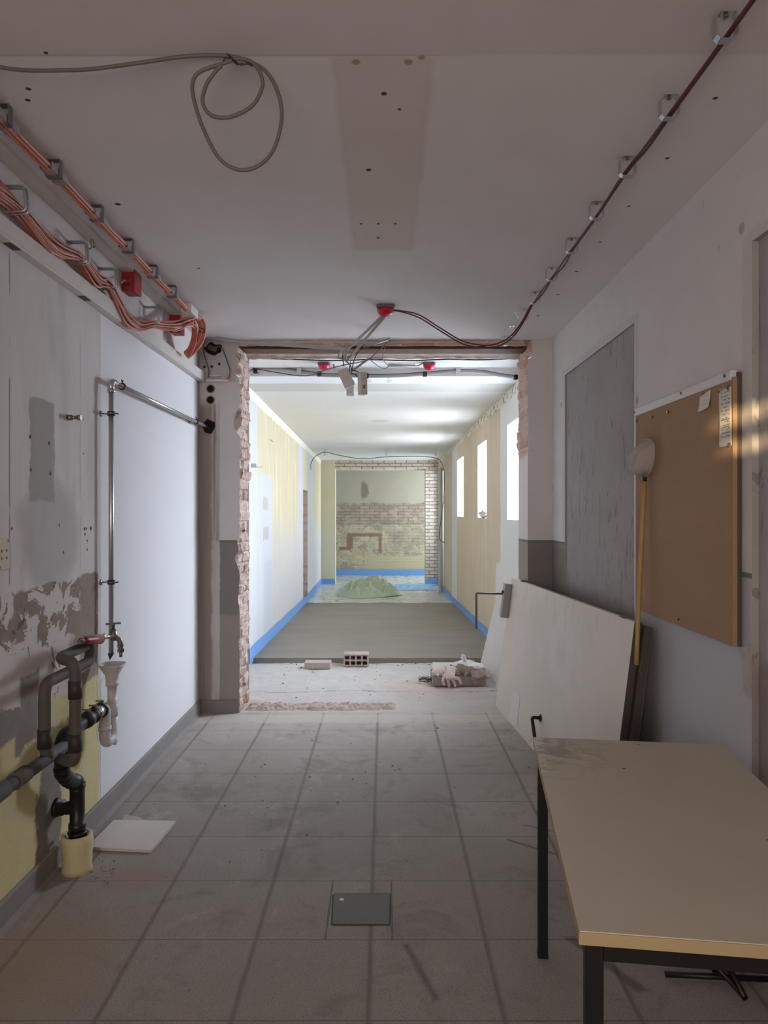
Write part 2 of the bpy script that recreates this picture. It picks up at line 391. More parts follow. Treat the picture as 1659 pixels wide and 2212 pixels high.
def mat_tiles():
    g = G('terrazzo_floor_tiles'); x, y = g.x, g.y; P = .3925
    tx = g.m('MULTIPLY', g.m('FRACT', g.m('DIVIDE', g.add(g.add(x, g.wob(2.5, .003)), 10*P+.045), P)), P)
    ty = g.m('MULTIPLY', g.m('FRACT', g.m('DIVIDE', g.add(g.add(y, g.wob(2.5, .003)), 10*P-2.465), P)), P)
    dx = g.mn(tx, g.sub(P, tx)); dy = g.mn(ty, g.sub(P, ty))
    pit = g.rect(x, y, -.20, .03, 2.473, 2.853, .001)
    jx = g.inv(g.ss(g.add(dx, g.wob(30, .002)), .003, .008)); jy = g.inv(g.ss(dy, .0015, .004))
    sm = g.mul(g.inv(g.ss(dx, .004, .016)), .35)
    n = g.noise(1.6, 6, .65); mid = g.noise(6, 5, .65)
    c = g.mix(n, S(142, 134, 128), S(164, 156, 150))
    idn = g.N.new('ShaderNodeTexWhiteNoise'); idn.noise_dimensions = '2D'
    g.L.new(g.comb(g.m('FLOOR', g.m('DIVIDE', g.add(x, 10*P+.045), P)), g.m('FLOOR', g.m('DIVIDE', g.add(y, 10*P-2.465), P)), 0.0), idn.inputs[0])
    c = g.mix(g.mul(idn.outputs[0], .25), c, S(132, 126, 120))
    sp = g.vor(170); sp2 = g.noise(190, 2, .6); c = g.mix(g.mul(g.ss(sp2, .54, .62), .55), c, S(92, 86, 82)); c = g.mix(g.mul(g.inv(g.ss(sp, .10, .2)), .45), c, S(196, 190, 184))
    dust = g.mul(g.ss(g.add(y, g.wob(1.6, .5)), 3.9, 5.3), .75); c = g.mix(dust, c, g.mix(mid, S(176, 166, 158), S(196, 188, 181)))
    du2 = g.ell(x, y, .95, 3.45, .5, .5, .6, g.wob(4, .5)); c = g.mix(g.mul(du2, .3), c, S(186, 180, 174))
    c = g.mix(g.mul(g.ss(g.noise(3.2, 7, .72, None, .8), .50, .66), .45), c, S(112, 104, 98)); c = g.mix(g.mul(g.ss(g.noise(4.1, 7, .72, g.stretch(1, .6, 1), .5), .56, .70), .35), c, S(190, 182, 176))
    c = g.mix(g.mx(g.mul(jx, .42), g.mul(jy, .75)), c, S(96, 88, 82)); c = g.mix(sm, c, S(100, 92, 86))
    dirt = g.mx(g.ell(x, y, -1.0, 3.85, .22, .20, .6, g.wob(7, .7)), g.ell(x, y, -.43, 3.45, .18, .2, .6, g.wob(9, .8)))
    c = g.mix(g.mul(g.mul(dirt, g.ss(mid, .40, .62)), .5), c, S(92, 84, 78))
    rust = g.mx(g.ell(x, y, -1.18, 2.35, .28, .32, .6, g.wob(5, .5)), g.ell(x, y, -1.0, 2.88, .14, .10, .4, g.wob(8, .5))); c = g.mix(g.mul(rust, .35), c, S(150, 118, 92))
    scu = g.mx(g.rect(g.add(x, g.mul(y, .55)), y, 1.98+.0, 2.0+.02, 2.2, 2.48, .012, g.wob(12, .012)), g.rect(g.add(y, g.mul(x, .55)), x, 3.72, 3.735, .65, 1.1, .01, g.wob(14, .012)))
    scu = g.mx(scu, g.rect(g.add(y, g.mul(x, .75)), x, 3.62, 3.64, .55, 1.1, .006, g.wob(14, .008)))
    scu = g.mx(scu, g.rect(g.add(x, g.mul(y, .30)), y, .795, .815, 2.16, 2.44, .012, g.wob(12, .012)))
    c = g.mix(g.mul(scu, .6), c, S(70, 62, 58))
    sand = g.mul(g.inv(g.ss(g.add(g.m('ABSOLUTE', g.sub(y, 5.12)), g.wob(5, .12)), .06, .16)), .5); c = g.mix(sand, c, S(202, 192, 180))
    crk = g.mx(g.rect(x, y, -.205, -.198, 2.465, 2.86, .0015, g.wob(20, .004)), g.rect(x, y, .025, .032, 2.465, 2.86, .0015, g.wob(20, .004)))
    c = g.mix(g.mul(crk, .7), c, S(80, 72, 66))
    h = g.sub(g.mul(mid, .3), g.mul(g.mx(jx, jy), 1.0))
    return g.out(c, .62, h, .25, .004, spec=.35)
def mat_concrete(name='broken_concrete', c1=S(172, 166, 160), c2=S(204, 199, 194)):
    g = G(name); x, y = g.x, g.y
    n = g.noise(4, 7, .7); f = g.noise(38, 5, .7)
    c = g.mix(n, c1, c2); c = g.mix(g.mul(g.ss(f, .60, .68), .5), c, S(130, 122, 114))
    wy = g.add(y, g.wob(3.0, .12)); cr = g.inv(g.ss(g.m('ABSOLUTE', g.sub(wy, 5.86)), .003, .008)); c = g.mix(g.mul(cr, .75), c, S(110, 98, 88))
    st = g.ell(x, y, .35, 5.95, .35, .35, .6, g.wob(5, .8)); c = g.mix(g.mul(st, .5), c, S(186, 164, 148))
    return g.out(c, .95, g.sub(g.add(n, g.mul(f, .6)), g.mul(cr, .8)), .5, .012)
def mat_screed():
    g = G('fresh_screed'); x, y = g.x, g.y
    n = g.noise(1.6, 6, .6, g.stretch(.35, 1.0, 1)); f = g.noise(7, 5, .6, g.stretch(.25, 1, 1))
    c = g.mix(n, S(112, 104, 95), S(146, 138, 128)); c = g.mix(g.mul(g.ss(f, .5, .65), .35), c, S(112, 106, 98))
    return g.out(c, .6, f, .12, .006, spec=.4)
def mat_film_floor():
    g = G('printed_membrane'); x, y = g.x, g.y
    n = g.noise(3, 6, .6, None, .8); c = g.mix(n, S(188, 192, 180), S(216, 218, 208))
    p, fac = g.brick(x, y, (1, 1, 1, 1), (1, 1, 1, 1), (0, 0, 0, 1), .55, .42, .06)
    pr = g.mul(g.mul(fac, g.ss(g.noise(6, 2), .5, .54)), g.ss(g.noise(40, 2, .5, g.stretch(1, .4, 1)), .46, .5))
    c = g.mix(g.mul(pr, .7), c, S(96, 96, 88))
    return g.out(c, .22, n, .35, .03, spec=.6)
def mat_corr_left():
    g = G('corridor_left_plaster'); y, z = g.y, g.z
    st = g.noise(4, 6, .65, g.stretch(1, 1.6, .22)); n = g.noise(2, 6, .65)
    c = g.mix(n, S(208, 197, 164), S(218, 208, 180)); c = g.mix(g.mul(g.ss(st, .50, .66), .7), c, S(232, 224, 200))
    pale = g.inv(g.ss(g.add(z, g.wob(1.3, .7)), .6, 1.5)); c = g.mix(g.mul(pale, .75), c, S(206, 210, 219))  # bluish daylight on the lower wall tinted into the colour
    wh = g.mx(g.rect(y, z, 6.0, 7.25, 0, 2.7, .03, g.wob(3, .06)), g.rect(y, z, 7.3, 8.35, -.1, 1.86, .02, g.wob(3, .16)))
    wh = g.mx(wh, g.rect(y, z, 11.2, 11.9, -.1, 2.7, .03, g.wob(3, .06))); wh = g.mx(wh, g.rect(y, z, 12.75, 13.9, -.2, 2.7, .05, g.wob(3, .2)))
    c = g.mix(wh, c, S(210, 213, 219))  # white patches, their blue tint standing in for daylight
    gr = g.mx(g.rect(y, z, 7.65, 8.0, 1.48, 1.62, .01, g.wob(7, .05)), g.rect(y, z, 7.65, 8.05, 1.16, 1.30, .01, g.wob(7, .05)))
    c = g.mix(g.mul(gr, .8), c, S(190, 186, 176)); c = g.mix(g.mul(g.rect(y, z, 7.7, 8.3, .1, .92, .02, g.wob(5, .06)), .5), c, S(196, 200, 208))
    top = g.ss(g.add(g.sub(z, g.mul(g.sub(6.28, y), .0036)), g.wob(9, .05)), 2.535, 2.545); c = g.mix(top, c, S(240, 236, 226))
    ln = g.mx(g.rect(y, z, 8.15, 8.17, 1.9, 2.28, .004), g.rect(y, z, 8.55, 8.565, 1.85, 2.1, .004, g.wob(12, .01))); ln = g.mx(ln, g.rect(y, z, 8.15, 8.4, 2.27, 2.285, .004)); c = g.mix(g.mul(ln, .8), c, S(120, 110, 96))
    return g.out(c, .9, g.add(st, g.mul(wh, .6)), .25, .01)
def mat_corr_right():
    g = G('corridor_right_plaster'); y, z = g.y, g.z
    st = g.noise(4, 6, .65, g.stretch(1, 1.6, .22)); n = g.noise(2, 6, .65)
    c = g.mix(n, S(202, 186, 160), S(214, 200, 178)); c = g.mix(g.mul(g.ss(st, .52, .68), .5), c, S(222, 214, 196))
    wh = g.mx(g.rect(y, z, 5.5, 7.45, -.1, 2.7, .02, g.wob(3, .07)), g.rect(y, z, 11.85, 12.75, -.2, 2.7, .04, g.wob(3, .10)))
    wh = g.mx(wh, g.rect(y, z, 5.5, 7.75, -.1, .95, .02, g.wob(3, .10)))
    c = g.mix(wh, c, S(224, 222, 220))
    top = g.ss(g.add(z, g.wob(9, .05)), 2.53, 2.545); c = g.mix(top, c, S(226, 220, 208)); c = g.mix(g.mul(top, g.ss(g.noise(14, 4), .56, .6)), c, S(150, 138, 120))
    return g.out(c, .9, g.add(st, g.mul(wh, .6)), .25, .01)
def mat_corr_ceiling():
    g = G('corridor_ceiling_plaster'); x, y = g.x, g.y
    n = g.noise(1.2, 5, .6, g.stretch(.15, 1.2, 1)); c = g.mix(n, S(222, 220, 212), S(238, 236, 230))
    w = g.wob(3, .02); band = g.rect(x, y, -2, 2, 6.63, 7.06, .02, w); c = g.mix(g.mul(band, .75), c, S(196, 196, 186))
    wh = g.inv(g.ss(g.add(y, w), 6.60, 6.64)); c = g.mix(wh, c, S(240, 240, 240))
    cr = g.mul(g.mx(g.rect(x, y, -.16, -.12, 5.6, 6.6, .01, g.wob(9, .03)), g.rect(x, y, .03, .07, 5.6, 6.6, .01, g.wob(9, .03))), g.ss(g.noise(9, 4), .45, .55)); c = g.mix(g.mul(cr, .6), c, S(190, 176, 156))
    c = g.mix(g.mul(g.ell(x, y, -.06, 9.3, .12, .12, .4, g.wob(6, .3)), .5), c, S(196, 168, 150))
    wv = g.noise(1.3, 3, .5, g.stretch(.08, 1.0, 1))
    return g.out(c, .75, wv, .6, .05, spec=.35)
def mat_far_wall():
    g = G('far_stripped_wall'); x, z = g.x, g.z
    n = g.noise(2.5, 6, .65); b = g.noise(7, 6, .65, None, .5)
    c = g.mix(n, S(172, 168, 154), S(192, 188, 174))
    c = g.mix(g.ell(x, z, -.50, 2.02, .10, .22, .3, g.wob(6, .7)), c, S(140, 134, 122))
    bc, fac = g.brick(x, z, S(158, 144, 132), S(178, 166, 154), S(140, 128, 118), .25, .077, .012)
    c2 = g.mix(g.mul(g.ss(b, .48, .62), .75), bc, S(188, 178, 160))
    m1 = g.inv(g.ss(g.add(z, g.wob(2.5, .10)), 1.68, 1.70)); c = g.mix(m1, c, c2)
    lo = g.mix(g.ss(b, .47, .5), S(184, 178, 152), g.mix(g.ss(n, .48, .52), S(164, 158, 146), S(198, 190, 168)))
    lo = g.mix(g.mul(g.ss(g.noise(16, 4), .60, .63), .8), lo, S(120, 122, 124))
    c = g.mix(g.inv(g.ss(g.add(z, g.wob(4, .05)), 1.12, 1.14)), c, lo)
    rb = g.rect(x, z, .1, 1.3, .66, .98, .05, g.wob(5, .2)); c = g.mix(g.mul(rb, .55), c, bc)
    red = g.mx(g.rect(x, z, -.92, -.05, .83, .92, .02, g.wob(9, .03)), g.mx(g.rect(x, z, -.95, -.80, .52, .9, .02, g.wob(9, .03)), g.rect(x, z, -.14, -.06, .40, .9, .02, g.wob(9, .02))))
    red = g.mx(red, g.rect(x, z, -1.15, -.85, .48, .56, .02, g.wob(9, .03))); c = g.mix(g.mul(red, .85), c, S(142, 108, 96))
    ye = g.rect(x, z, -.48, 1.15, -.1, .34, .015, g.wob(5, .04)); c = g.mix(ye, c, S(192, 184, 158))
    return g.out(c, .95, g.add(b, g.inv(g.mul(fac, m1))), .35, .012)

M = {
 'ceil': mat_ceiling(), 'wl': mat_wall_left(), 'wr': mat_wall_right(), 'bare': mat_bare(), 'pier': mat_pier(),
 'bx': mat_brickwork('brickwork_facing', 'x'), 'by': mat_brickwork('brickwork_jamb', 'y', w=0.25, rough=True), 'bw': mat_brickwork('whitened_brickwork', 'x', white=.35), 'bd': mat_brickwork('bricked_recess', 'y'),
 'tiles': mat_tiles(), 'conc': mat_concrete(), 'screed': mat_screed(), 'film_floor': mat_film_floor(),
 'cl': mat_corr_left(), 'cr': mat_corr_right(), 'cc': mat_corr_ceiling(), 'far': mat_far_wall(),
 'white': plaster('white_plaster', S(216, 214, 212), S(230, 228, 226)),
 'reveal': plaster('window_reveal_white', S(230, 230, 230), S(240, 240, 240)),
 'base': plaster('terrazzo_skirting', S(122, 116, 113), S(146, 140, 137), 14),
 'yellow': plaster('old_yellow_plaster', S(204, 196, 170), S(218, 211, 188), 2),
 'blue': simple('blue_edge_foam', S(118, 164, 224), .55, var=.08, scale=4, local=False),
 'beam': simple('rusty_steel', S(92, 66, 54), .8, var=.4, scale=9, local=False),
 'mortar': plaster('ragged_mortar', S(150, 132, 118), S(190, 176, 164), 12, .5),
 'rubble': plaster('rubble_edge', S(158, 134, 122), S(200, 184, 174), 16, .8),
 'galv': simple('galvanised_steel', S(190, 190, 190), .32, metal=.8, var=.15, scale=60),
 'clip': simple('clip_steel', S(186, 186, 188), .30, metal=.8, var=.2, scale=60),
 'chrome': simple('chromed_brass', S(150, 142, 132), .28, metal=.9, var=.12, scale=40),
 'insul': simple('grey_pipe_insulation', S(86, 80, 76), .75, var=.12, scale=25),
 'insul_dark': simple('dark_sleeve', S(54, 49, 46), .6, var=.15, scale=25),
 'blackp': simple('black_plastic_pipe', S(30, 28, 29), .4, var=.2, scale=25),
 'rubber': simple('black_rubber', S(24, 23, 24), .5, var=.2, scale=25),
 'whitep': simple('white_plastic', S(208, 205, 204), .4, var=.04, scale=20),
 'ivory': simple('ivory_trunking', S(206, 200, 194), .5, var=.05, scale=9),
 'red': simple('red_plastic', S(150, 42, 36), .45, var=.15, scale=20),
 'crimson': simple('crimson_cap', S(178, 26, 58), .30, var=.12, scale=20),
 'redh': simple('dark_red_grip', S(128, 24, 36), .4, var=.15, scale=20),
 'orange': simple('salmon_cable', S(190, 106, 86), .5, var=.15, scale=12),
 'pink': simple('pale_pink_cable', S(196, 150, 136), .5, var=.12, scale=12),
 'greyc': simple('grey_cable', S(104, 97, 91), .55, var=.06, scale=10),
 'darkred': simple('dark_red_cable', S(92, 40, 46), .5, var=.12, scale=12),
 'blackc': simple('black_cable', S(40, 36, 38), .5, var=.15, scale=12),
 'conduit': simple('grey_conduit', S(162, 160, 158), .5, var=.05, scale=12),
 'jbox': simple('grey_box_plastic', S(196, 190, 184), .5, var=.04, scale=18),
 'print': simple('dark_print', S(72, 70, 72), .6, var=.05),
 'tape': simple('black_tape', S(22, 21, 22), .5, var=.2),
 'clay': plaster('cement_collar', S(196, 184, 140), S(214, 204, 166), 12, .3),
 'gypsum': simple('plasterboard', S(206, 200, 196), .85, var=.05, scale=12, bump=.1),
 'gypcore': simple('plasterboard_core', S(176, 168, 160), .95, var=.15, scale=50, bump=.3),
 'blackm': simple('black_frame_paint', S(24, 20, 20), .45, var=.2, scale=20),
 'edge': simple('beige_edge_band', S(168, 148, 110), .5, var=.08, scale=14),
 'paper': simple('white_paper', S(222, 218, 214), .9, var=.03, scale=14),
 'wood': simple('yellow_wood', S(172, 140, 78), .5, var=.15, scale=18),
 'greym': simple('dark_grey_metal', S(98, 96, 96), .45, var=.08, scale=14),
 'closer': simple('silver_closer', S(146, 144, 144), .45, var=.08, scale=14),
 'slabedge': simple('dark_door_face', S(78, 70, 66), .6, var=.15, scale=8),
 'tarp': simple('green_tarpaulin', S(170, 182, 156), .42, var=.15, scale=5),
 'card': simple('grey_cardboard', S(150, 140, 134), .85, var=.06, scale=20),
 'glove': simple('dirty_glove', S(206, 192, 182), .95, var=.30, scale=28, bump=.4),
 'rag': simple('brown_rag', S(150, 130, 120), .95, var=.35, scale=22, bump=.4),
 'bag': simple('white_plastic_bag', S(232, 230, 228), .4, var=.03, scale=12),
 'brickgrey': simple('grey_brick', S(176, 164, 154), .95, var=.18, scale=26, bump=.5),
 'hole': simple('dark_hole', S(26, 22, 20), .9, var=.2),
 'debris': simple('rubble_crumbs', S(132, 120, 112), .95, var=.4, scale=14, local=False),
 'brown': simple('brown_pipe', S(96, 80, 62), .6, var=.2),
 'plate': simple('floor_hatch_steel', S(96, 98, 94), .5, var=.12, scale=10),
}

# ------------------------------------------------------------------ setting: near room
def pane_with_holes(mb, fn, us, vs, holes, depth=None, nrm=None):
    """a flat sheet fn(u,v) over the rectangle us x vs, less the rectangles in holes; with depth, each hole gets its four reveals along nrm"""
    U = sorted(set(list(us)+[a for h in holes for a in h[:2]])); V = sorted(set(list(vs)+[a for h in holes for a in h[2:4]]))
    U = [u for u in U if us[0] <= u <= us[1]]; V = [v for v in V if vs[0] <= v <= vs[1]]
    for i in range(len(U)-1):
        for j in range(len(V)-1):
            cu, cv = (U[i]+U[i+1])/2, (V[j]+V[j+1])/2
            if any(h[0] < cu < h[1] and h[2] < cv < h[3] for h in holes): continue
            mb.quad(fn(U[i], V[j]), fn(U[i+1], V[j]), fn(U[i+1], V[j+1]), fn(U[i], V[j+1]))
    return mb

mb = MB(); mb.quad((XL, YR, 0), (XR, YR, 0), (XR, YW, 0), (XL, YW, 0)); struct(mb.build('floor', M['tiles']))
mb = MB(); mb.span((-2.6, YR-.2, -.5), (2.8, YF+.2, -.32)); struct(mb.build('floor_light_block', M['conc']))  # unseen slab added to stop sky light leaking up through floor gaps
mb = MB(); mb.quad((XL, YR, ZC), (XR, YR, ZC), (XR, YB+.05, ZC), (XL, YB+.05, ZC)); struct(mb.build('ceiling', M['ceil']))
mb = MB(); mb.quad((XL, YR, 0), (XL, YW, 0), (XL, YW, ZC), (XL, YR, ZC)); struct(mb.build('wall_left', M['wl']))
HA = (3.53, 4.886, .88, 2.385); HB = (0.6, 2.40, .06, 2.36)
mb = MB(); pane_with_holes(mb, lambda u, v: (XR, u, v), (YR, YW), (0, ZC), [HA, HB]); struct(mb.build('wall_right', M['wr']))
mb = MB()
for (a, b, c, d), dp in ((HA, .014), (HB, .022)):
    X2 = XR+dp
    mb.quad((X2, a, c), (X2, b, c), (X2, b, d), (X2, a, d))
    for p, q in (((a, c), (b, c)), ((b, c), (b, d)), ((b, d), (a, d)), ((a, d), (a, c))):
        mb.quad((XR, *p), (XR, *q), (X2, *q), (X2, *p))
struct(mb.build('wall_right_bare_patches', M['bare']))
# wall behind the viewer, with a boarded window whose board leaves two slits for the low sun
t = (YR-YW)/SUN_DIR.y
hit = Vector((XR, 2.30, 1.80)); k = (YR-hit.y)/SUN_DIR.y; sl = hit+SUN_DIR*k
holes = [(sl.x-.13, sl.x+.15, sl.z-.02, sl.z+.028), (sl.x-.11, sl.x+.13, sl.z-.12, sl.z-.085)]
mb = MB(); pane_with_holes(mb, lambda u, v: (u, YR, v), (XL, XR), (0, ZC), holes); struct(mb.build('wall_rear', M['white']))

# broken wall between room and corridor: two piers, ragged brick jambs, header
def ragged(side):     # x of the torn plaster edge at height z
    base = JL if side < 0 else JR
    def f(z):
        e = 0.010*fbm(3*z, side*4)+0.016*max(0, n3(9*z, side*7, 1))
        if side < 0:
            if 2.02 < z < 2.22: e += 0.045*math.sin((z-2.02)/.20*PI)**.6
            if z > 2.45: e += .03*(.5+n3(z*14, 2))
            if .9 < z < 1.3: e += .05*max(0, .25+n3(z*11, 3.3))*math.sin((z-.9)/.4*PI)
        else:
            if z > 2.58: e += .03
            if z < 1.9: e *= .12
        return base+side*abs(e)
    return f
for side, nm in ((-1, 'left'), (1, 'right')):
    fx = ragged(side); xo = XL if side < 0 else XR; nz = 180
    mb = MB()
    for j in range(nz):
        z0, z1 = ZC*j/nz, ZC*(j+1)/nz
        mb.quad((xo, YW, z0), (fx(z0), YW, z0), (fx(z1), YW, z1), (xo, YW, z1))
    struct(mb.build('wall_pier_'+nm, M['pier'], recalc=False))
    mb = MB()
    inner = JL if side < 0 else JR
    cl = {}
    def jam(u, v, side=side, inner=inner, fx=fx):
        z = v*ZC; y = YW+u*(YB-YW)
        row = int(z/.077); colm = int((y+(row % 2)*.125)/.125)
        r = random.Random(row*131+colm*17+side*7+500).random()
        e = .024*(r-.5)+.012*n3(y*22, z*22, side)+.014*fbm(y*6, z*5, side+3)
        zz = (z/.077) % 1; yy = ((y+(row % 2)*.125)/.125) % 1
        if zz < .13 or yy < .08: e -= .010
        if side > 0 and z < 1.9: e = .001*n3(y*9, z*9)
        if u < .02: return (fx(z), YW-.0005, z)
        return (inner-side*e, y, z)
    mb.grid(26, 250, jam, smooth=False)
    o = mb.build('wall_jamb_'+nm, M['by'] if side < 0 else None)
    if side > 0:
        g = G('right_jamb_brick_and_plaster')
        c, fac = g.brick(g.y, g.z, S(188, 150, 134), S(208, 184, 170), S(200, 190, 180), .25, .077, .011)
        w = g.inv(g.ss(g.add(g.z, g.wob(5, .06)), 1.86, 1.90)); c = g.mix(w, c, S(214, 209, 206)); dd = g.inv(g.ss(g.z, 1.237, 1.239)); c = g.mix(dd, c, S(150, 144, 138))
        c = g.mix(g.rect(g.z, g.x, 1.236, 1.256, -9, 9, .001), c, S(112, 124, 106)); g.out(c, .9, g.noise(14, 5), .4, .008); o.data.materials.append(g.mat)
    struct(o)
    # back of the wall towards the corridor
    mb = MB(); mb.quad((inner, YB, 0), (xo*1.25, YB, 0), (xo*1.25, YB, ZC), (inner, YB, ZC)); struct(mb.build('wall_back_'+nm, M['white']))
mb = MB()
mb.grid(120, 6, lambda u, v: (JL-.03+u*(JR-JL+.06), YW-.002+.004*n3(u*60, v*5), 2.664+v*.046*(1 if v < 1 else 1)+(.006*n3(u*45, 3) if v < .1 else 0)+(.004*n3(u*30, 8) if v > .9 else 0)), smooth=False)
struct(mb.build('wall_header_brick', M['bx']))
mb = MB()
mb.span((JL, YW+.03, 2.652), (JR, YW+.19, 2.664)); mb.span((JL, YW+.10, 2.664), (JR, YW+.12, ZC))
struct(mb.build('trim_steel_beam', M['beam']))
mb = MB()
mb.grid(110, 8, lambda u, v: (JL-.02+u*(JR-JL+.04), YW+.19+v*(YB-YW-.19), 2.662+.012*fbm(u*18, v*3, 2)-(.012 if v > .8 else 0)*(1+n3(u*16, 1))), smooth=False)
mb.grid(110, 2, lambda u, v: (JL-.02+u*(JR-JL+.04), YB+.002, 2.650+.012*fbm(u*18, 3, 2)*(1-v)+v*(.06)), smooth=False)
struct(mb.build('trim_torn_plaster', M['mortar']))
# skirtings: left wall and left pier, right pier
mb = MB(); mb.prism([(XL, YR, 0), (XL+.028, YR, 0), (XL+.013, YR, .018), (XL+.013, YR, .095), (XL+.006, YR, .102), (XL, YR, .102)], (0, YW-YR, 0)); struct(mb.build('baseboard_left', M['base']))
mb = MB(); mb.span((XL+.013, YW-.013, 0), (JL-.02, YW, .095), .003); mb.span((JR+.02, YW-.013, 0), (XR-.0, YW, .095), .003); struct(mb.build('baseboard_pier', M['base']))

# threshold: raw concrete and the strip of wall stump
mb = MB()
def conc(u, v):
    x = -1.5+u*3.0; y = YW-.004+v*(YSC-YW+.024)
    e = min(1, (y-YW)/.1)
    return (x, y, (-.002 if v == 0 else .002)+e*.006*fbm(x*3, y*3)+e*.004*n3(x*14, y*14))
mb.grid(150, 90, conc); struct(mb.build('floor_concrete', M['conc']))
mb = MB()
def stump(u, v):
    x = JL+.01+u*1.14; y = 5.285+v*.235+.012*n3(x*9, v*2)
    e = min(1, min(v, 1-v)*5)*min(1, min(u, 1-u)*25)
    return (x, y, -.004+e*(.020+.016*fbm(x*11, y*11)+.008*n3(x*40, y*40)))
mb.grid(180, 34, stump, smooth=False); struct(mb.build('floor_wall_stump', M['rubble']))

# ------------------------------------------------------------------ setting: corridor
mb = MB()
def sc(u, v):
    y = YSC+v*(YSE-YSC); x0, x1 = cxl(y), CXR; x = x0+u*(x1-x0)
    if v == 0: x0, x1 = cxl(y), CXR
    return (x, y+(.008*n3(x*6, 1) if v == 0 else 0), scr(y)+.003*n3(x*2, y*3))
mb.grid(60, 60, sc)
mb.grid(60, 2, lambda u, v: (cxl(YSC)+u*(CXR-cxl(YSC)), YSC+.008*n3((cxl(YSC)+u*(CXR-cxl(YSC)))*6, 1)*v+.004*n3(u*40, 2), v*scr(YSC)))
struct(mb.build('floor_screed', M['screed']))
mb = MB(); mb.grid(50, 80, lambda u, v: (cxl(YSE+v*(YF-YSE))-.03+u*(CXR-cxl(YSE)+1.0), YSE+v*(YF-YSE), ffl(YSE+v*(YF-YSE))+.006*fbm(u*9, v*14)+(.006 if v < .01 else 0)))
struct(mb.build('floor_membrane', M['film_floor']))
REC = (11.95, 12.75, -.25, 1.83)
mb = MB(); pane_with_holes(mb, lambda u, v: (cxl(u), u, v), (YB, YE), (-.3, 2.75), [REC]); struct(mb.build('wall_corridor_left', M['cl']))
mb = MB()
a, b, c, d = REC
mb.quad((cxl(a)-.09, a, c), (cxl(b)-.09, b, c), (cxl(b)-.09, b, d), (cxl(a)-.09, a, d))
for p, q in (((b, c), (b, d)), ((b, d), (a, d)), ((a, d), (a, c))): mb.quad((cxl(p[0]), *p), (cxl(q[0]), *q), (cxl(q[0])-.09, *q), (cxl(p[0])-.09, *p))
struct(mb.build('wall_bricked_recess', M['bd']))
WZ0, WZ1 = 1.388, 2.303
DOOR = (14.55, 15.9, -.3, 2.30)
mb = MB(); pane_with_holes(mb, lambda u, v: (CXR, u, v), (YB, YE), (-.3, 2.75), [(a, b, WZ0, WZ1) for a, b in WIN]+[DOOR]); struct(mb.build('wall_corridor_right', M['cr']))
RD = .26
for k, (a, b) in enumerate(WIN):
    w = MB()
    for p, q in (((a, WZ0), (b, WZ0)), ((b, WZ0), (b, WZ1)), ((b, WZ1), (a, WZ1)), ((a, WZ1), (a, WZ0))):
        w.quad((CXR, *p), (CXR, *q), (CXR+RD+.1, *q), (CXR+RD+.1, *p))
    root = struct(w.build('window_%d' % (k+1), M['reveal']))
    f = MB(); t = .055
    X0, X1 = CXR+RD, CXR+RD+.05
    f.span((X0, a, WZ0), (X1, a+t, WZ1), .004); f.span((X0, b-t, WZ0), (X1, b, WZ1), .004)
    f.span((X0, a+t, WZ0), (X1, b-t, WZ0+t), .004); f.span((X0, a+t, WZ1-t), (X1, b-t, WZ1), .004)
    f.build('window_frame', M['whitep'], root)
    gl = MB(); gl.span((X0+.02, a+t, WZ0+t), (X0+.026, b-t, WZ1-t))
    if k == 0:
        gg = G('window_glass'); gg.out((1, 1, 1, 1), .02); gg.b.inputs['Alpha'].default_value = .12; GLASS = gg.mat
    gl.build('pane', GLASS, root)
    # loose dust sheet hung inside the frame
    if k == 0:
        gg = G('dust_sheet_film'); n = gg.noise(5, 5, .6, gg.stretch(1, 1, .3), 1.0)
        tr = gg.N.new('ShaderNodeBsdfTranslucent'); tr.inputs[0].default_value = (.86, .91, 1.0, 1)
        tp = gg.N.new('ShaderNodeBsdfTransparent'); mxs = gg.N.new('ShaderNodeMixShader'); mx2 = gg.N.new('ShaderNodeMixShader')
        gg.out((.88, .92, 1.0, 1), .3, n, .4, .02)
        gg.L.new(gg.b.outputs[0], mx2.inputs[1]); gg.L.new(tr.outputs[0], mx2.inputs[2]); mx2.inputs[0].default_value = .75
        gg.L.new(mx2.outputs[0], mxs.inputs[1]); gg.L.new(tp.outputs[0], mxs.inputs[2]); mxs.inputs[0].default_value = .45
        gg.L.new(mxs.outputs[0], gg.N['Material Output'].inputs['Surface']); FILM = gg.mat
    s = MB(); lo = WZ0+(.14 if k == 0 else .01); amp = .018
    s.grid(30, 40, lambda u, v: (CXR+RD-.035-amp*(1+n3(u*6+k*9, v*2.2, k))-.03*max(0, .25-v)*n3(u*18, v*12, k+3), a+.02+u*(b-a-.04), lo+v*(WZ1-lo-.03)))
    sh = s.build('dust_sheet', FILM)
    tag(sh, ('clear dust sheet hung in the nearest corridor window', 'clear dust sheet hung in the middle corridor window', 'clear dust sheet hung in the farthest corridor window')[k], 'plastic sheet', 'dust sheets over the corridor windows')
# crumpled end of the middle sheet on its sill
s = MB(); s.ball((CXR+.07, 8.80, WZ0+.055), .10, (.9, 2.6, .6), 4, None, .9, 4.2); tag(s.build('crumpled_film', M['bag']), 'crumpled clear film lying on the sill of the middle corridor window', 'plastic film')
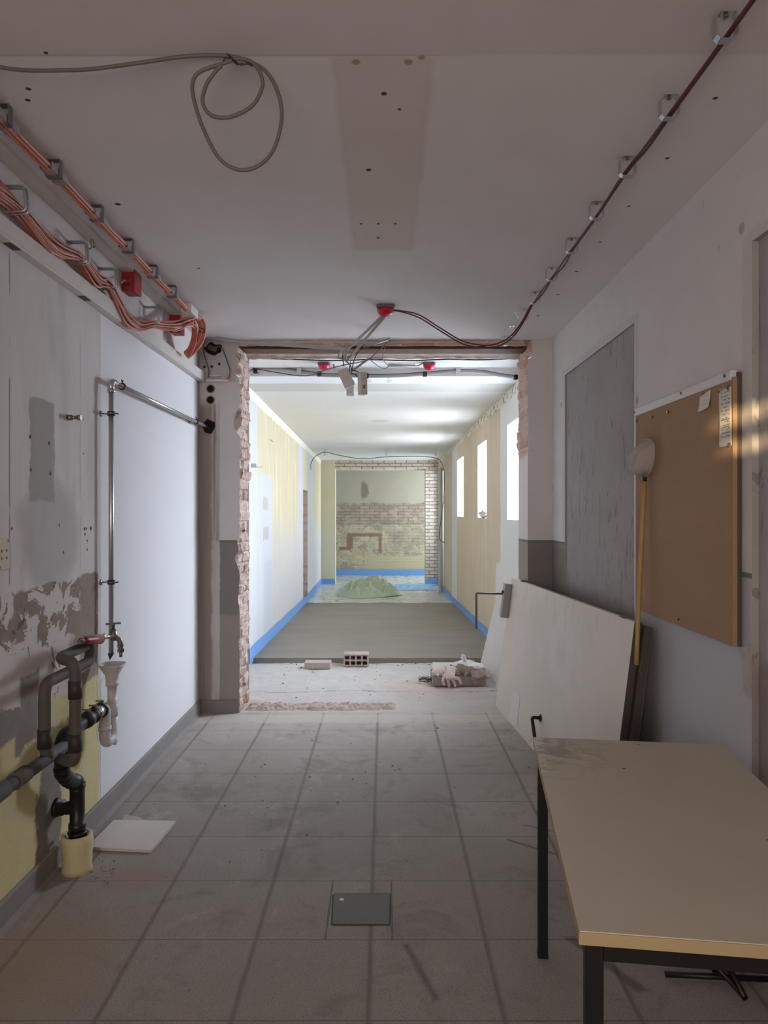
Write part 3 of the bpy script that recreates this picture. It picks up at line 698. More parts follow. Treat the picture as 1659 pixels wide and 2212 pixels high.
# ceiling: plasterboard strip behind the header, step, corridor ceiling
mb = MB(); mb.quad((-1.5, YB, 2.705), (1.5, YB, 2.705), (1.5, YS, 2.705), (-1.5, YS, 2.705)); mb.quad((-1.5, YS, 2.705), (1.5, YS, 2.705), (1.5, YS, 2.64), (-1.5, YS, 2.64))
for sx in (-.835, .72): mb.span((sx, YB, 2.7035), (sx+.006, YS, 2.705))
struct(mb.build('ceiling_boarded_strip', M['white']))
mb = MB(); mb.quad((-1.5, YS, cceil(YS)), (1.3, YS, cceil(YS)), (1.3, YE, cceil(YE)), (-1.6, YE, cceil(YE))); struct(mb.build('ceiling_corridor', M['cc']))
# blue edge strips
def strip_mb(): return MB()
mb = MB(); mb.grid(90, 1, lambda u, v: (cxl(YSC-.2+u*(YE-YSC+.2))+.010+.003*n3(u*40, 1), YSC-.2+u*(YE-YSC+.2), (scr(YSC-.2+u*(YE-YSC+.2)) if u < .58 else ffl(YSC-.2+u*(YE-YSC+.2)))-.03+v*(.155+.01*n3(u*22, 2))))
struct(mb.build('baseboard_corridor_left', M['blue']))
mb = MB(); mb.grid(90, 1, lambda u, v: (CXR-.010-.003*n3(u*40, 1), YSC+u*(YE-YSC), (scr(YSC+u*(YE-YSC)) if u < .6 else ffl(YSC+u*(YE-YSC)))-.03+v*(.13+.012*n3(u*22, 2))))
struct(mb.build('baseboard_corridor_right', M['blue']))
# end piers and opening to the far room
OL, OR = -1.082, .918; OT = 2.42
mb = MB(); mb.span((-1.6, YE, -.3), (OL, YE+.3, 2.7)); struct(mb.build('wall_end_pier_left', M['yellow']))
mb = MB(); mb.span((OR, YE, -.3), (1.26, YE+.3, 2.62)); struct(mb.build('wall_end_pier_right', M['bw']))
mb = MB(); mb.span((OL, YE, OT), (OR, YE+.3, 2.62)); struct(mb.build('wall_end_header', M['bw']))
mb = MB(); mb.span((-1.6, YE-.012, -.16), (OL, YE, -.02)); mb.span((OR, YE-.012, -.16), (1.2, YE, -.02)); mb.span((-1.6, YF-.012, -.18), (1.6, YF, .0)); struct(mb.build('baseboard_far', M['blue']))
mb = MB(); mb.quad((-2.2, YF, -.3), (2.6, YF, -.3), (2.6, YF, 3), (-2.2, YF, 3)); struct(mb.build('wall_far', M['far']))
mb = MB(); mb.quad((-2.2, YE+.3, -.3), (-2.2, YF, -.3), (-2.2, YF, 3), (-2.2, YE+.3, 3)); mb.quad((2.6, YE+.3, -.3), (2.6, YF, -.3), (2.6, YF, 3), (2.6, YE+.3, 3))
mb.quad((-2.2, YE+.3, -.3), (OL, YE+.3, -.3), (OL, YE+.3, 3), (-2.2, YE+.3, 3)); mb.quad((2.6, YE+.3, -.3), (OR, YE+.3, -.3), (OR, YE+.3, 3), (2.6, YE+.3, 3)); mb.quad((OL, YE+.3, 2.4), (OR, YE+.3, 2.4), (OR, YE+.3, 3), (OL, YE+.3, 3)); struct(mb.build('wall_far_room_sides', M['white']))
mb = MB(); mb.quad((-2.2, YE+.3, 2.6), (2.6, YE+.3, 2.6), (2.6, YF, 2.6), (-2.2, YF, 2.6)); struct(mb.build('ceiling_far_room', M['white']))
# doorway on the right at the far end
mb = MB()
for p, q in (((DOOR[0], -.3), (DOOR[0], DOOR[3])), ((DOOR[0], DOOR[3]), (DOOR[1], DOOR[3])), ((DOOR[1], DOOR[3]), (DOOR[1], -.3))): mb.quad((CXR, *p), (CXR, *q), (CXR+.7, *q), (CXR+.7, *p))
mb.span((CXR+.30, DOOR[0], -.3), (CXR+.34, DOOR[1], .9)); struct(mb.build('door_1', M['reveal']))

# ------------------------------------------------------------------ table in front
zt = .71
A = onZ(1152, 1592, zt); B = onZ(1552, 1598, zt); Cc = onZ(1252, 2012, zt); Dd = onZ(1659, 2036, zt)
ax = (Cc-A).normalized(); bx_ = Vector((0, 0, 1)).cross(ax).normalized()       # along the length (towards the viewer), across
if bx_.x < 0: bx_ = -bx_
TL_, TW_ = (Cc-A).length, .60
table = thing('table', 'beige topped table on a black square tube frame, standing in front of the leaning door', 'table', Vector(((A+ax*TL_/2+bx_*TW_/2).x, (A+ax*TL_/2+bx_*TW_/2).y, 0)))
g = G('worn_table_laminate', True)
n = g.noise(2.5, 5, .6); f = g.noise(60, 3)
c = g.mix(n, S(176, 168, 152), S(192, 184, 168))
far_end = g.ss(g.add(g.y, g.wob(5, .12)), .16, .40); lft = g.inv(g.ss(g.add(g.x, g.wob(5, .1)), -.22, .04))
pale = g.mul(g.inv(g.ss(g.add(g.x, g.mul(g.y, -.13)), -.29, -.25)), g.ss(g.noise(22, 4, .6, None, 1.5), .50, .58))
sm = g.mul(g.mul(far_end, lft), g.ss(g.noise(9, 6, .7, None, 1.2), .44, .58)); c = g.mix(g.mul(sm, .62), c, S(112, 100, 92))
c = g.mix(g.mul(g.mul(pale, far_end), .6), c, S(214, 212, 206)); spk = g.dots(g.x, g.y, [(-.02, .30, .005), (-.03, .27, .003), (.16, -.16, .006), (.06, -.42, .006), (.1, .52, .004)]); c = g.mix(spk, c, S(60, 48, 40))
scr_ = g.rect(g.add(g.y, g.mul(g.x, .5)), g.x, .385, .389, -.20, -.08, .003, g.wob(12, .006)); c = g.mix(g.mul(scr_, .7), c, S(90, 80, 72))
TOP = g.out(c, .42, f, .05, .002, spec=.4)
mb = MB(); mb.slab(A+Vector((0, 0, -.024)), ax*(TL_-.002), bx_*TW_, Vector((0, 0, .024)), .0015); mb.build('table_top', TOP, table)
mb = MB(); mb.slab(A+ax*(TL_-.002)+Vector((0, 0, -.024)), ax*.002, bx_*TW_, Vector((0, 0, .0225))); mb.slab(A+Vector((0, 0, -.024))-bx_*.0012, ax*TL_, bx_*.0012, Vector((0, 0, .0225)))
mb.build('edge_band', M['edge'], table)
for i, (p, q) in enumerate(((0, 0), (0, 1), (1, 0), (1, 1))):
    o = A+ax*(.012 if not p else TL_-.044)+bx_*(.012 if not q else TW_-.044)
    mb = MB(); mb.slab(Vector((o.x, o.y, .006)), ax*.032, bx_*.032, Vector((0, 0, .68)), .002); lg = mb.build('leg', M['blackm'], table)
    mb = MB(); mb.slab(Vector((o.x, o.y, 0))-ax*.001-bx_*.001, ax*.034, bx_*.034, Vector((0, 0, .012))); mb.build('foot_cap', M['rubber'], lg)
for (o, u, v) in ((A+ax*.044+bx_*.012, ax*(TL_-.088), bx_*.032), (A+ax*.044+bx_*(TW_-.044), ax*(TL_-.088), bx_*.032), (A+ax*.012+bx_*.044, ax*.032, bx_*(TW_-.088)), (A+ax*(TL_-.044)+bx_*.044, ax*.032, bx_*(TW_-.088))):
    mb = MB(); mb.slab(Vector((o.x, o.y, .652)), u, v, Vector((0, 0, .034)), .0015); mb.build('frame_rail', M['blackm'], table)

# dark crossed metal stand under the table
st = thing('metal_stand', 'dark crossed metal stand lying on the tiles under the table', 'stand', (1.05, 2.2, 0))
mb = MB(); mb.rod((.88, 2.26, .014), (1.19, 2.235, .014), .009); mb.build('foot_bar', M['blackm'], st)
mb = MB(); mb.rod((1.075, 2.15, .012), (1.075, 2.42, .09), .009); mb.build('foot_bar', M['blackm'], st)
mb = MB(); mb.rod((1.075, 2.165, .012), (.96, 2.36, .11), .008); mb.build('brace', M['blackm'], st)
mb = MB(); mb.rod((1.075, 2.25, .03), (1.085, 2.27, .40), .011); mb.build('upright', M['blackm'], st)

# ------------------------------------------------------------------ doors leaning on the right wall
def leaf_frame(bl, u_end, top_shift):        # corner at the floor far end, direction to the near floor corner, top corner far end
    o = Vector(bl); u = (Vector(u_end)-o); ul = u.length; u.normalize(); t = Vector(top_shift)-o; t -= u*t.dot(u)
    return o, u, ul, t.normalized(), t.length
bl = Vector((.838, 5.436, 0)); br = Vector((1.005, 3.25, 0))
o, u, ul, t, tl = leaf_frame(bl, br, (.965, 5.42, .965))
nrm = t.cross(u).normalized()
if nrm.x > 0: nrm = -nrm                     # points towards the room
th = .035
leaf = thing('door_leaf', 'cream painted door leaf leaning against the right wall with its closer arm out', 'door', (o+u*ul/2).to_tuple())
g = G('dusty_cream_door_paint', True)
n = g.noise(2, 5, .6); c = g.mix(n, S(206, 196, 184), S(220, 211, 200))
du = g.ss(g.noise(5, 6, .65, g.stretch(1, 1, .6), .8), .50, .66); c = g.mix(g.mul(du, .5), c, S(216, 212, 206))
sw = g.inv(g.ss(g.m('ABSOLUTE', g.sub(g.m('SQRT', g.add(g.m('POWER', g.add(g.y, .18), 2), g.m('POWER', g.sub(g.z, .66), 2))), .15)), .03, .10)); c = g.mix(g.mul(g.mul(sw, g.noise(9, 5)), .8), c, S(220, 218, 214))
st_ = g.mul(g.ss(g.add(g.z, g.wob(7, .1)), .70, .88), g.ss(g.noise(8, 5, .7, g.stretch(1, 1.5, .4)), .52, .60)); c = g.mix(g.mul(st_, .22), c, S(168, 156, 146))
DOORM = g.out(c, .5, g.noise(30, 3), .05, .002, spec=.4)
mb = MB(); mb.slab(o, u*ul, t*tl, -nrm*th, .002); mb.build('panel', DOORM, leaf)
mb = MB(); mb.slab(o+u*ul-nrm*.0015, u*.0015, t*tl, -nrm*(th-.0015)); mb.build('end_edge', M['slabedge'], leaf)
def on_leaf(px, py, off=0.0):                # where the pixel's sight line meets the face of the leaf
    d = Vector(((px-CX)/F, 1.0, -(py-CY)/F)); e = Vector((0, 0, H)); p0 = o+nrm*off
    return e+d*((p0-e).dot(nrm)/d.dot(nrm))
for px in (1127, 1345):                      # hinge plates on the upper edge
    p = on_leaf(px, 1262 if px < 1200 else 1330); s_ = (p-o).dot(u)
    q = o+u*s_+t*tl
    mb = MB(); mb.slab(q-nrm*.006-u*.02, u*.045, t*.010, -nrm*.028, .001); mb.rod(q+nrm*.003-u*.02+t*.004, q+nrm*.003+u*.03+t*.004, .006); mb.build('hinge', M['greym'], leaf)
# door closer with its arm near the far upper corner
p = o+u*.005+t*(tl*.93)+nrm*0
mb = MB(); cl0 = o+u*.0+t*(tl*.69)
mb.slab(cl0-u*.012+nrm*.0, u*.062, t*.255, nrm*.055, .004); clo = mb.build('door_closer', M['closer'], leaf)
mb = MB(); sp = cl0+u*.022+t*.19+nrm*.055; mb.lathe(sp, nrm, [(0, .011), (.008, .011), (.008, .006), (.014, .006)], 14); mb.build('spindle', M['blackm'], clo)
y_arm = 5.40
a0 = cl0+u*.0+t*.175+nrm*.03; a1 = W(1029, 1281, y_arm); a2 = W(1029, 1358, y_arm+.0)
mb = MB(); mb.tube(rounded([a0, a1, a2], .012, 3), .0085, 8, 1); mb.build('closer_arm', M['greym'], clo)
# handle lever standing off the face
h0 = on_leaf(1168, 1551); h1 = h0+nrm*.055
mb = MB(); hh = on_leaf(1156, 1600, .055); mb.tube(rounded([h0, h1, hh], .022, 5), .0105, 12, 1); ho = mb.build('door_handle', M['blackm'], leaf)
mb = MB(); mb.lathe(h0, nrm, [(0, .022), (.005, .022), (.007, .014)], 18); mb.build('rosette', M['blackm'], ho)
# sheet of paper stuck to the leaf
mb = MB(); P = [on_leaf(*q, .0015) for q in ((1108, 1491), (1123, 1502), (1117, 1569), (1099, 1557))]
mb.prism(P, nrm*.0012); tag(mb.build('paper_sheet', M['paper']), 'white paper sheet stuck low on the leaning cream door', 'paper')
# second door leaf behind it
o2 = o-nrm*(th+.004)+u*.035
leaf2 = thing('door_leaf', 'dark door leaf standing behind the cream door, only its end edge showing', 'door', (o2+u*ul/2).to_tuple())
mb = MB(); mb.slab(o2, u*(ul-.005), t*(tl-.016), -nrm*.035, .002); mb.build('panel', M['slabedge'], leaf2)  # shade behind the cream leaf put into this dark colour
mb = MB(); mb.slab(o2+u*(ul-.005)-nrm*.033, u*.002, t*(tl-.016), -nrm*.003); mb.build('edge_strip', M['greym'], leaf2)
# white board leaning on the jamb
bo = Vector((.915, 6.88, .003)); be = Vector((.935, 5.62, .003)); bt = Vector((1.082, 6.90, .70))
o3, u3, l3, t3, tl3 = leaf_frame(bo, be, bt); n3_ = t3.cross(u3).normalized()
if n3_.x > 0: n3_ = -n3_
mb = MB(); mb.slab(o3, u3*l3, t3*tl3, -n3_*.018, .001); brd = mb.build('board', M['gypsum'])
bt_ = tag(brd, 'white board leaning on the brick jamb behind the cream door', 'board'); brd.name = 'plasterboard_sheet'
mb = MB(); mb.slab(o3-n3_*.022+u3*.06+t3*.004, u3*(l3-.06), t3*(tl3-.01), -n3_*.018, .001); o4 = mb.build('plasterboard_sheet', M['gypcore']); tag(o4, 'brownish board edge just behind the white board on the brick jamb', 'board')

# ------------------------------------------------------------------ pin board, papers, net
FB = 1.192
tl_, tr_ = onX(1372.5, 889, FB), onX(1582, 806, FB); y0, y1, zb, ztp = 2.467, 3.42, 1.000, 1.935
board = thing('pin_board', 'brown cork pin board with white metal top rail fixed to the right wall', 'notice board', ((FB+XR)/2, (y0+y1)/2, zb))
g = G('brown_cork', True); n = g.noise(120, 4, .7); n2 = g.noise(3, 4); c = g.mix(n, S(140, 112, 86), S(176, 146, 117)); c = g.mix(g.mul(n2, .4), c, S(140, 116, 94))
CORK = g.out(c, .92, n, .25, .002)
mb = MB(); mb.span((FB, y0, zb), (FB+.016, y1, ztp-.012), .0008); mb.build('cork_panel', CORK, board)
mb = MB(); mb.span((FB-.004, y0+.01, ztp-.022), (FB+.020, y1+.012, ztp+.012), .002); mb.build('top_rail', M['whitep'], board)
mb = MB(); mb.span((FB-.002, y1, zb), (FB+.018, y1+.012, ztp-.022), .001); mb.build('side_rail', M['whitep'], board)
mb = MB(); mb.span((FB+.016, y0-.002, zb), (XR-.001, y0+.03, ztp+.004), .001); mb.build('back_batten', M['slabedge'], board)
for (yy, zz) in ((y1-.018, ztp-.045), (y0+.03, ztp-.045)):
    mb = MB(); mb.lathe((FB-.0005, yy, zz), (-1, 0, 0), [(0, .009), (.003, .009), (.005, .005)], 12); mb.build('screw', M['greym'], board)
for (yy, zz) in ((y1+.002, ztp-.003), (y0+.42, ztp-.0), (y0+.05, ztp-.0)):
    mb = MB(); mb.lathe((FB-.0045, yy, zz), (-1, 0, 0), [(0, .006), (.003, .006)], 10); mb.build('rail_screw', M['greym'], board)
for k, (px, py) in enumerate(((1410.5, 901), (1445, 890), (1467, 1338))):
    p = onX(px, py, FB); mb = MB(); mb.lathe(p, (-1, 0, 0), [(0, .003), (.006, .003), (.006, .006), (.010, .006)], 10)
    tag(mb.build('drawing_pin', M['chrome']), ('drawing pin stuck in the brown board near its far top corner', 'second drawing pin along the top of the brown board', 'dark drawing pin near the bottom edge of the brown board')[k], 'pin', 'pins stuck in the cork board')
def sheet(px4, curl, name, label, mat):
    P = [onX(*q, FB-.0015) for q in px4]
    mb = MB(); mb.grid(10, 12, lambda u, v: P[0].lerp(P[1], u).lerp(P[3].lerp(P[2], u), v)+Vector((-curl*max(0, v-.35)**2-curl*.7*abs(u-.5)*v-.0005, 0, 0)))
    o = mb.build(name, mat); md = o.modifiers.new('thickness', 'SOLIDIFY'); md.thickness = .0006; md.offset = -1
    return tag(o, label, 'paper', 'papers pinned to the cork board')
g = G('printed_notice', True); c = S(222, 214, 202)
rows = g.m('FRACT', g.mul(g.z, 78)); words_ = g.noise(60, 2, .6, g.stretch(0, 1, 2)); ink = g.mul(g.mul(g.ss(rows, .45, .55), g.ss(words_, .44, .5)), g.rect(g.y, g.z, -.033, .033, .03, .375, .001))
c = g.mix(g.mul(ink, .6), c, S(96, 88, 84)); hd = g.rect(g.y, g.z, -.028, -.006, .262, .285, .002, g.wob(90, .006)); hd = g.mx(hd, g.rect(g.y, g.z, .0, .033, .285, .292, .001)); c = g.mix(g.mul(hd, .8), c, S(150, 70, 70))
hd2 = g.rect(g.z, g.y, .066, .069, -.033, .033, .001); hd2 = g.mx(hd2, g.rect(g.z, g.y, .092, .096, -.033, .033, .001)); c = g.mix(g.mul(hd2, .8), c, S(90, 84, 92))
NOTICE = g.out(c, .9)
nt = sheet(((1553.5, 841), (1580, 834), (1581, 962), (1553.5, 967)), .0, 'printed_notice', 'long narrow printed notice pinned at the near top corner of the cork board', NOTICE)
g = G('small_note', True); rows = g.m('FRACT', g.mul(g.z, 70)); c = g.mix(g.mul(g.mul(g.ss(rows, .6, .7), g.rect(g.y, g.z, -.03, .025, .015, .075, .002)), .25), S(220, 214, 206), S(130, 124, 120)); NOTE = g.out(c, .9)
sheet(((1512, 857), (1535, 841), (1535, 880), (1512, 891)), .012, 'small_note', 'small curled white note pinned left of the long notice on the cork board', NOTE)
for k, (px, py) in enumerate(((1520.5, 850.5), (1555.5, 846), (1578, 959))):
    p = onX(px, py, FB-.004); mb = MB(); mb.lathe(p, (-1, 0, 0), [(0, .002), (.004, .002), (.004, .005), (.007, .005)], 10)
    tag(mb.build('drawing_pin', M['greym']), ('pin holding the small curled note', 'pin at the top corner of the long printed notice', 'pin at the bottom corner of the long printed notice')[k], 'pin', 'pins stuck in the cork board')

# net on a yellow stick
hb, ht = W(1374.5, 1436, 3.222), onX(1392.5, 1040, FB-.022)
net = thing('hand_net', 'pale mesh hand net on a yellow wooden stick leaning on the cork board', 'net', hb.to_tuple())
mb = MB(); mb.tube([hb, hb.lerp(ht, .5)+Vector((-.002, 0, 0)), ht], .0105, 12, 3); mb.build('stick', M['wood'], net)
mb = MB(); fe = ht+(ht-hb).normalized()*.045; mb.tube([ht-(ht-hb).normalized()*.01, fe], .009, 12, 1); mb.build('ferrule', M['rubber'], net)
hoop_px = ((1393, 1030), (1374, 1022), (1373, 985), (1380, 958), (1396, 949), (1410, 953), (1414, 968), (1412, 1000), (1404, 1022), (1393, 1030))
HP = [onX(px, py, FB-.022) for px, py in hoop_px]
mb = MB(); mb.tube(HP, .0035, 8, 6); mb.build('hoop', simple('net_hoop_grey', S(150, 136, 134), .6, var=.08), net)
g = G('fine_net_mesh', True); v = g.noise(150, 2, .5); g.out(S(206, 196, 196), .8, v, .2, .002); g.b.inputs['Alpha'].default_value = .45; NETM = g.mat
tipN = onX(1351, 991, FB-.10)
ctr = sum(HP[:-1], Vector())/9
HC, _ = catmull(HP, 5)
nH = len(HC)-1
def bagf(u, v):
    b = HC[int(round(u*nH)) % nH]; tt = v
    tgt = ctr+Vector((-.05, 0, -.03)); 
    w = b.lerp(tgt, tt)+Vector((-.035*math.sin(tt*PI), 0, -.02*tt))
    pull = max(0, 1-abs(u-.34)/.15); w = w.lerp(tipN, pull**.8*math.sin(tt*PI)*1.0)
    return w+Vector((.004*n3(u*20, v*6, 4), .004*n3(u*17, v*7, 2), 0))
mb = MB(); mb.grid(nH, 14, bagf); mb.build('net_bag', NETM, net)

# ------------------------------------------------------------------ galvanised water pipe on the left wall
PX = -1.29
va, vb = onX(241, 836, PX), onX(236, 1416, PX); yv = 3.414
h_end = Vector((PX, 5.262, 2.08))
wp = thing('water_pipe', 'galvanised water pipe going up the left wall and on into the broken pier', 'pipe', (PX, yv, .78))
mb = MB(); mb.rod((PX, yv, .79), (PX, yv, 2.05), .0115, 14); mb.build('vertical_pipe', M['galv'], wp)
mb = MB(); mb.rod((PX, yv+.035, 2.078), h_end, .0115, 14); mb.build('horizontal_pipe', M['galv'], wp)
mb = MB(); mb.tube(rounded([(PX, yv, 2.03), (PX, yv, 2.078), (PX, yv+.05, 2.078)], .03, 6), .0155, 14, 1)
mb.lathe((PX, yv, 2.025), (0, 0, 1), [(0, .017), (.012, .017)], 14); mb.lathe((PX, yv+.042, 2.078), (0, 1, 0), [(0, .017), (.012, .017)], 14); mb.build('elbow', M['galv'], wp)
mb = MB(); mb.prism([(PX-.011, yv-.011, .79), (PX+.011, yv-.011, .79), (PX+.011, yv+.011, .79), (PX-.011, yv+.011, .755)], (0, 0, .004)); mb.build('cut_end', M['insul_dark'], wp)
def clamp(c, axis, wall_dir, wing):
    mb = MB(); c = Vector(c); axis = Vector(axis)
    mb.lathe(c-axis*.010, axis, [(0, .013), (0, .0175), (.020, .0175), (.020, .013)], 18, cap=False); cm = mb.build('pipe_clamp', M['rubber'], wp)
    mb = MB(); mb.lathe(c-axis*.004, axis, [(0, .0175), (0, .0190), (.008, .0190), (.008, .0175)], 18, cap=False); mb.build('clamp_band', M['chrome'], cm)
    mb = MB(); mb.rod(c+Vector(wall_dir)*.018, c+Vector(wall_dir)*(abs(XL-PX)), .004, 8); mb.lathe(c+Vector(wall_dir)*abs(XL-PX), -Vector(wall_dir), [(0, .014), (.004, .014), (.006, .006)], 14); mb.build('wall_bolt', M['chrome'], cm)
    mb = MB(); w = Vector(wing); mb.rod(c+w*.017, c+w*.029, .003, 8); q = axis if abs(axis.z) < .5 else Vector((0, 1, 0)); mb.rod(c+w*.029-q*.011, c+w*.029+q*.011, .0035, 8); mb.build('wing_screw', M['blackm'], cm)
for c, a, w in (((PX, yv, 1.925), (0, 0, 1), (1, 0, 0)), ((PX, yv, 1.128), (0, 0, 1), (1, 0, 0)), ((PX, 3.56, 2.078), (0, 1, 0), (0, 0, 1)), ((PX, 4.96, 2.08), (0, 1, 0), (0, 0, 1))):
    clamp(c, a, (-1, 0, 0), w)
mb = MB(); mb.ball((-1.272, YW-.001, 2.08), .044, (1, .10, 1.05), 3, None, .5, 3.3); tag(mb.build('torn_pipe_hole', M['hole']), 'dark torn hole in the left pier where the galvanised pipe enters', 'hole')

# small tap stub higher on the wall
p = onX(166, 902, -1.30); mb = MB(); mb.lathe((XL, p.y, p.z), (1, 0, 0), [(0, .012), (.02, .012), (.02, .008), (.045, .008), (.045, .012), (.058, .012)], 14); mb.lathe((XL+.05, p.y, p.z), (0, 1, 0), [(0, .007), (.035, .007)], 12)
tag(mb.build('pipe_stub', M['chrome']), 'short chrome pipe stub sticking out of the left wall beside the grey stain', 'pipe stub')
# old socket plate on the left edge
p = onX(9, 1197, XL+.008)
so_ = thing('socket_plate', 'stained beige socket plate with screw holes on the left wall edge', 'socket', (XL, p.y, p.z-.055))
mb = MB(); mb.span((XL, p.y-.04, p.z-.055), (XL+.008, p.y+.04, p.z+.055), .003); mb.build('plate', simple('stained_beige', S(196, 180, 158), .7, var=.15, scale=20), so_)
for a, b in ((-.016, .012), (.016, .012), (-.016, -.014), (.016, -.014), (-.028, -.045), (.028, .045)):
    mb = MB(); mb.lathe((XL+.0085, p.y+a, p.z+b), (-1, 0, 0), [(0, .006), (.002, .006)], 10); mb.build('screw_hole', M['brown'], so_)

# ------------------------------------------------------------------ valve, tap, waste funnel, insulated and drain pipes
XP = -1.24
V0 = onX(172, 1386, -1.23); 
valve = thing('shut_off_valve', 'brass shut-off valve with dark red lever grip above the grey lagged pipes', 'valve', V0.to_tuple())
V1 = onX(220, 1376, -1.22)
mb = MB(); d = (V1-V0).normalized(); mb.lathe(V0, d, [(0, .012), (.02, .017), (.05, .019), (.10, .017), (.16, .015), ((V1-V0).length, .014)], 16); mb.lathe(V1-d*.05, d, [(0, .018), (.022, .018)], 6, smooth=False); mb.build('valve_body', M['chrome'], valve)
G0, G1 = onX(180, 1384, -1.19), onX(217, 1381.5, -1.185)
mb = MB(); mb.tube([V0+Vector((.01, 0, .014)), G0+Vector((0, -.02, .008)), G0], .008, 10, 4); mb.build('lever', M['chrome'], valve)
mb = MB(); dg = (G1-G0); mb.lathe(G0, dg, [(0, .010), (.02, .0155), (dg.length*.6, .0175), (dg.length, .0185), (dg.length, .012), (dg.length-.02, .010)], 16); mb.build('lever_grip', M['redh'], valve)
T0 = onX(245, 1375, -1.215)
tap = thing('tap', 'chrome hose tap with cross handle, fed from the red lever valve', 'tap', T0.to_tuple())
mb = MB(); mb.rod(V1+d*.001, T0, .009, 12); mb.lathe(V1+d*.004, d, [(0, .014), (.02, .014)], 6, smooth=False); mb.build('inlet', M['chrome'], tap)
mb = MB(); mb.lathe(T0-Vector((0, 0, .018)), (0, 0, 1), [(0, .012), (.01, .016), (.035, .016), (.038, .013), (.05, .013), (.05, .007), (.075, .006)], 16); mb.build('tap_body', M['chrome'], tap)
mb = MB(); hz = T0.z+.058; mb.rod((T0.x, T0.y-.001, hz-.01), (T0.x, T0.y-.001, hz+.004), .008, 10); mb.rod((T0.x-.022, T0.y-.012, hz), (T0.x+.022, T0.y+.012, hz), .0045, 10); mb.ball((T0.x-.024, T0.y-.013, hz), .006); mb.ball((T0.x+.024, T0.y+.013, hz), .006); mb.build('tap_handle', M['chrome'], tap)
S1 = T0+Vector((.027, .011, -.030)); S2 = S1+Vector((.002, .001, -.034))
mb = MB(); mb.tube([T0+Vector((.002, .001, .006)), T0+Vector((.014, .005, -.008)), S1+Vector((-.006, -.002, .016)), S1, S2], .0115, 12, 3); mb.lathe(S1+Vector((0, 0, -.004)), (0, 0, -1), [(0, .0145), (.016, .0145)], 6, smooth=False); mb.lathe(S2, (0, 0, -1), [(-.006, .0165), (.008, .0165)], 6, smooth=False); mb.lathe(S2, (0, 0, -1), [(.006, .008), (.030, .0072)], 12); mb.build('spout', M['chrome'], tap)
# funnel and trap
FC = onX(242, 1434, -1.245); XW = -1.25
fun = thing('waste_funnel', 'white plastic waste funnel and trap on the left wall beneath the tap', 'drain funnel', (FC.x, FC.y, .55))
def sq(c, a, b, k, n=28):
    return [c+Vector((math.copysign(abs(math.cos(2*PI*i/n))**k, math.cos(2*PI*i/n))*a, math.copysign(abs(math.sin(2*PI*i/n))**k, math.sin(2*PI*i/n))*b, 0)) for i in range(n)]
prof = [(-.086, .026, 1), (-.050, .030, .9), (-.010, .052, .7), (0.0, .058, .62), (.001, .0545, .62), (-.012, .049, .7), (-.050, .026, .9), (-.080, .022, 1)]
mb = MB(); R_ = [[mb.bm.verts.new(p) for p in sq(FC+Vector((0, 0, z)), r, r, k)] for z, r, k in prof]
for i in range(len(R_)-1):
    for j in range(28):
        f = mb.bm.faces.new((R_[i][j], R_[i][(j+1) % 28], R_[i+1][(j+1) % 28], R_[i+1][j])); f.smooth = True
mb.build('funnel_cup', M['whitep'], fun)
zn = FC.z-.086
mb = MB(); mb.lathe((FC.x, FC.y, zn+.012), (0, 0, -1), [(0, .0275), (.026, .0275), (.026, .021), (.10, .0205), (.10, .0265), (.165, .0265)], 20); mb.build('down_tube', M['whitep'], fun)
ztr = zn+.012-.16; y2 = FC.y-.085
mb = MB(); mb.tube(rounded([(FC.x, FC.y, ztr), (FC.x, FC.y, ztr-.105), (FC.x, y2, ztr-.105), (FC.x, y2, ztr+.058), (FC.x, y2-.06, ztr+.058)], .045, 8), .0245, 18, 1); mb.lathe((FC.x, FC.y-.02, ztr-.112), (1, .3, -.2), [(0, .016), (.026, .016), (.030, .012)], 14); mb.lathe((FC.x, y2, ztr-.045), (0, 0, 1), [(0, .0285), (.02, .0285)], 18); mb.build('trap', M['whitep'], fun)
yw, zw = y2-.06, ztr+.058
mb = MB(); mb.lathe((FC.x, yw+.025, zw), (0, -1, 0), [(0, .027), (.085, .027)], 20); mb.build('connector_sleeve', M['galv'], fun)
mb = MB(); mb.lathe((FC.x, yw+.03, zw), (0, -1, 0), [(0, .026), (0, .0315), (.02, .0315), (.02, .029)], 20); mb.build('rubber_coupling', M['rubber'], fun)
mb = MB(); mb.lathe((FC.x, yw-.06, zw), (0, -1, 0), [(-.005, .028), (0, .033), (.03, .033), (.034, .029), (.05, .029), (.054, .034), (.09, .034), (.094, .030), (.12, .030)], 20); mb.build('rubber_coupling', M['rubber'], fun)
for yy in (yw+.02, yw-.055, yw-.125):
    mb = MB(); mb.lathe((FC.x, yy, zw), (0, -1, 0), [(0, .0325), (0, .0352), (.009, .0352), (.009, .0325)], 22, cap=False); mb.span((FC.x-.008, yy-.012, zw+.033), (FC.x+.008, yy+.003, zw+.043), .002); mb.rod((FC.x-.022, yy-.005, zw+.040), (FC.x+.014, yy-.005, zw+.040), .0035, 8); hc = mb.build('hose_clamp', M['chrome'], fun)
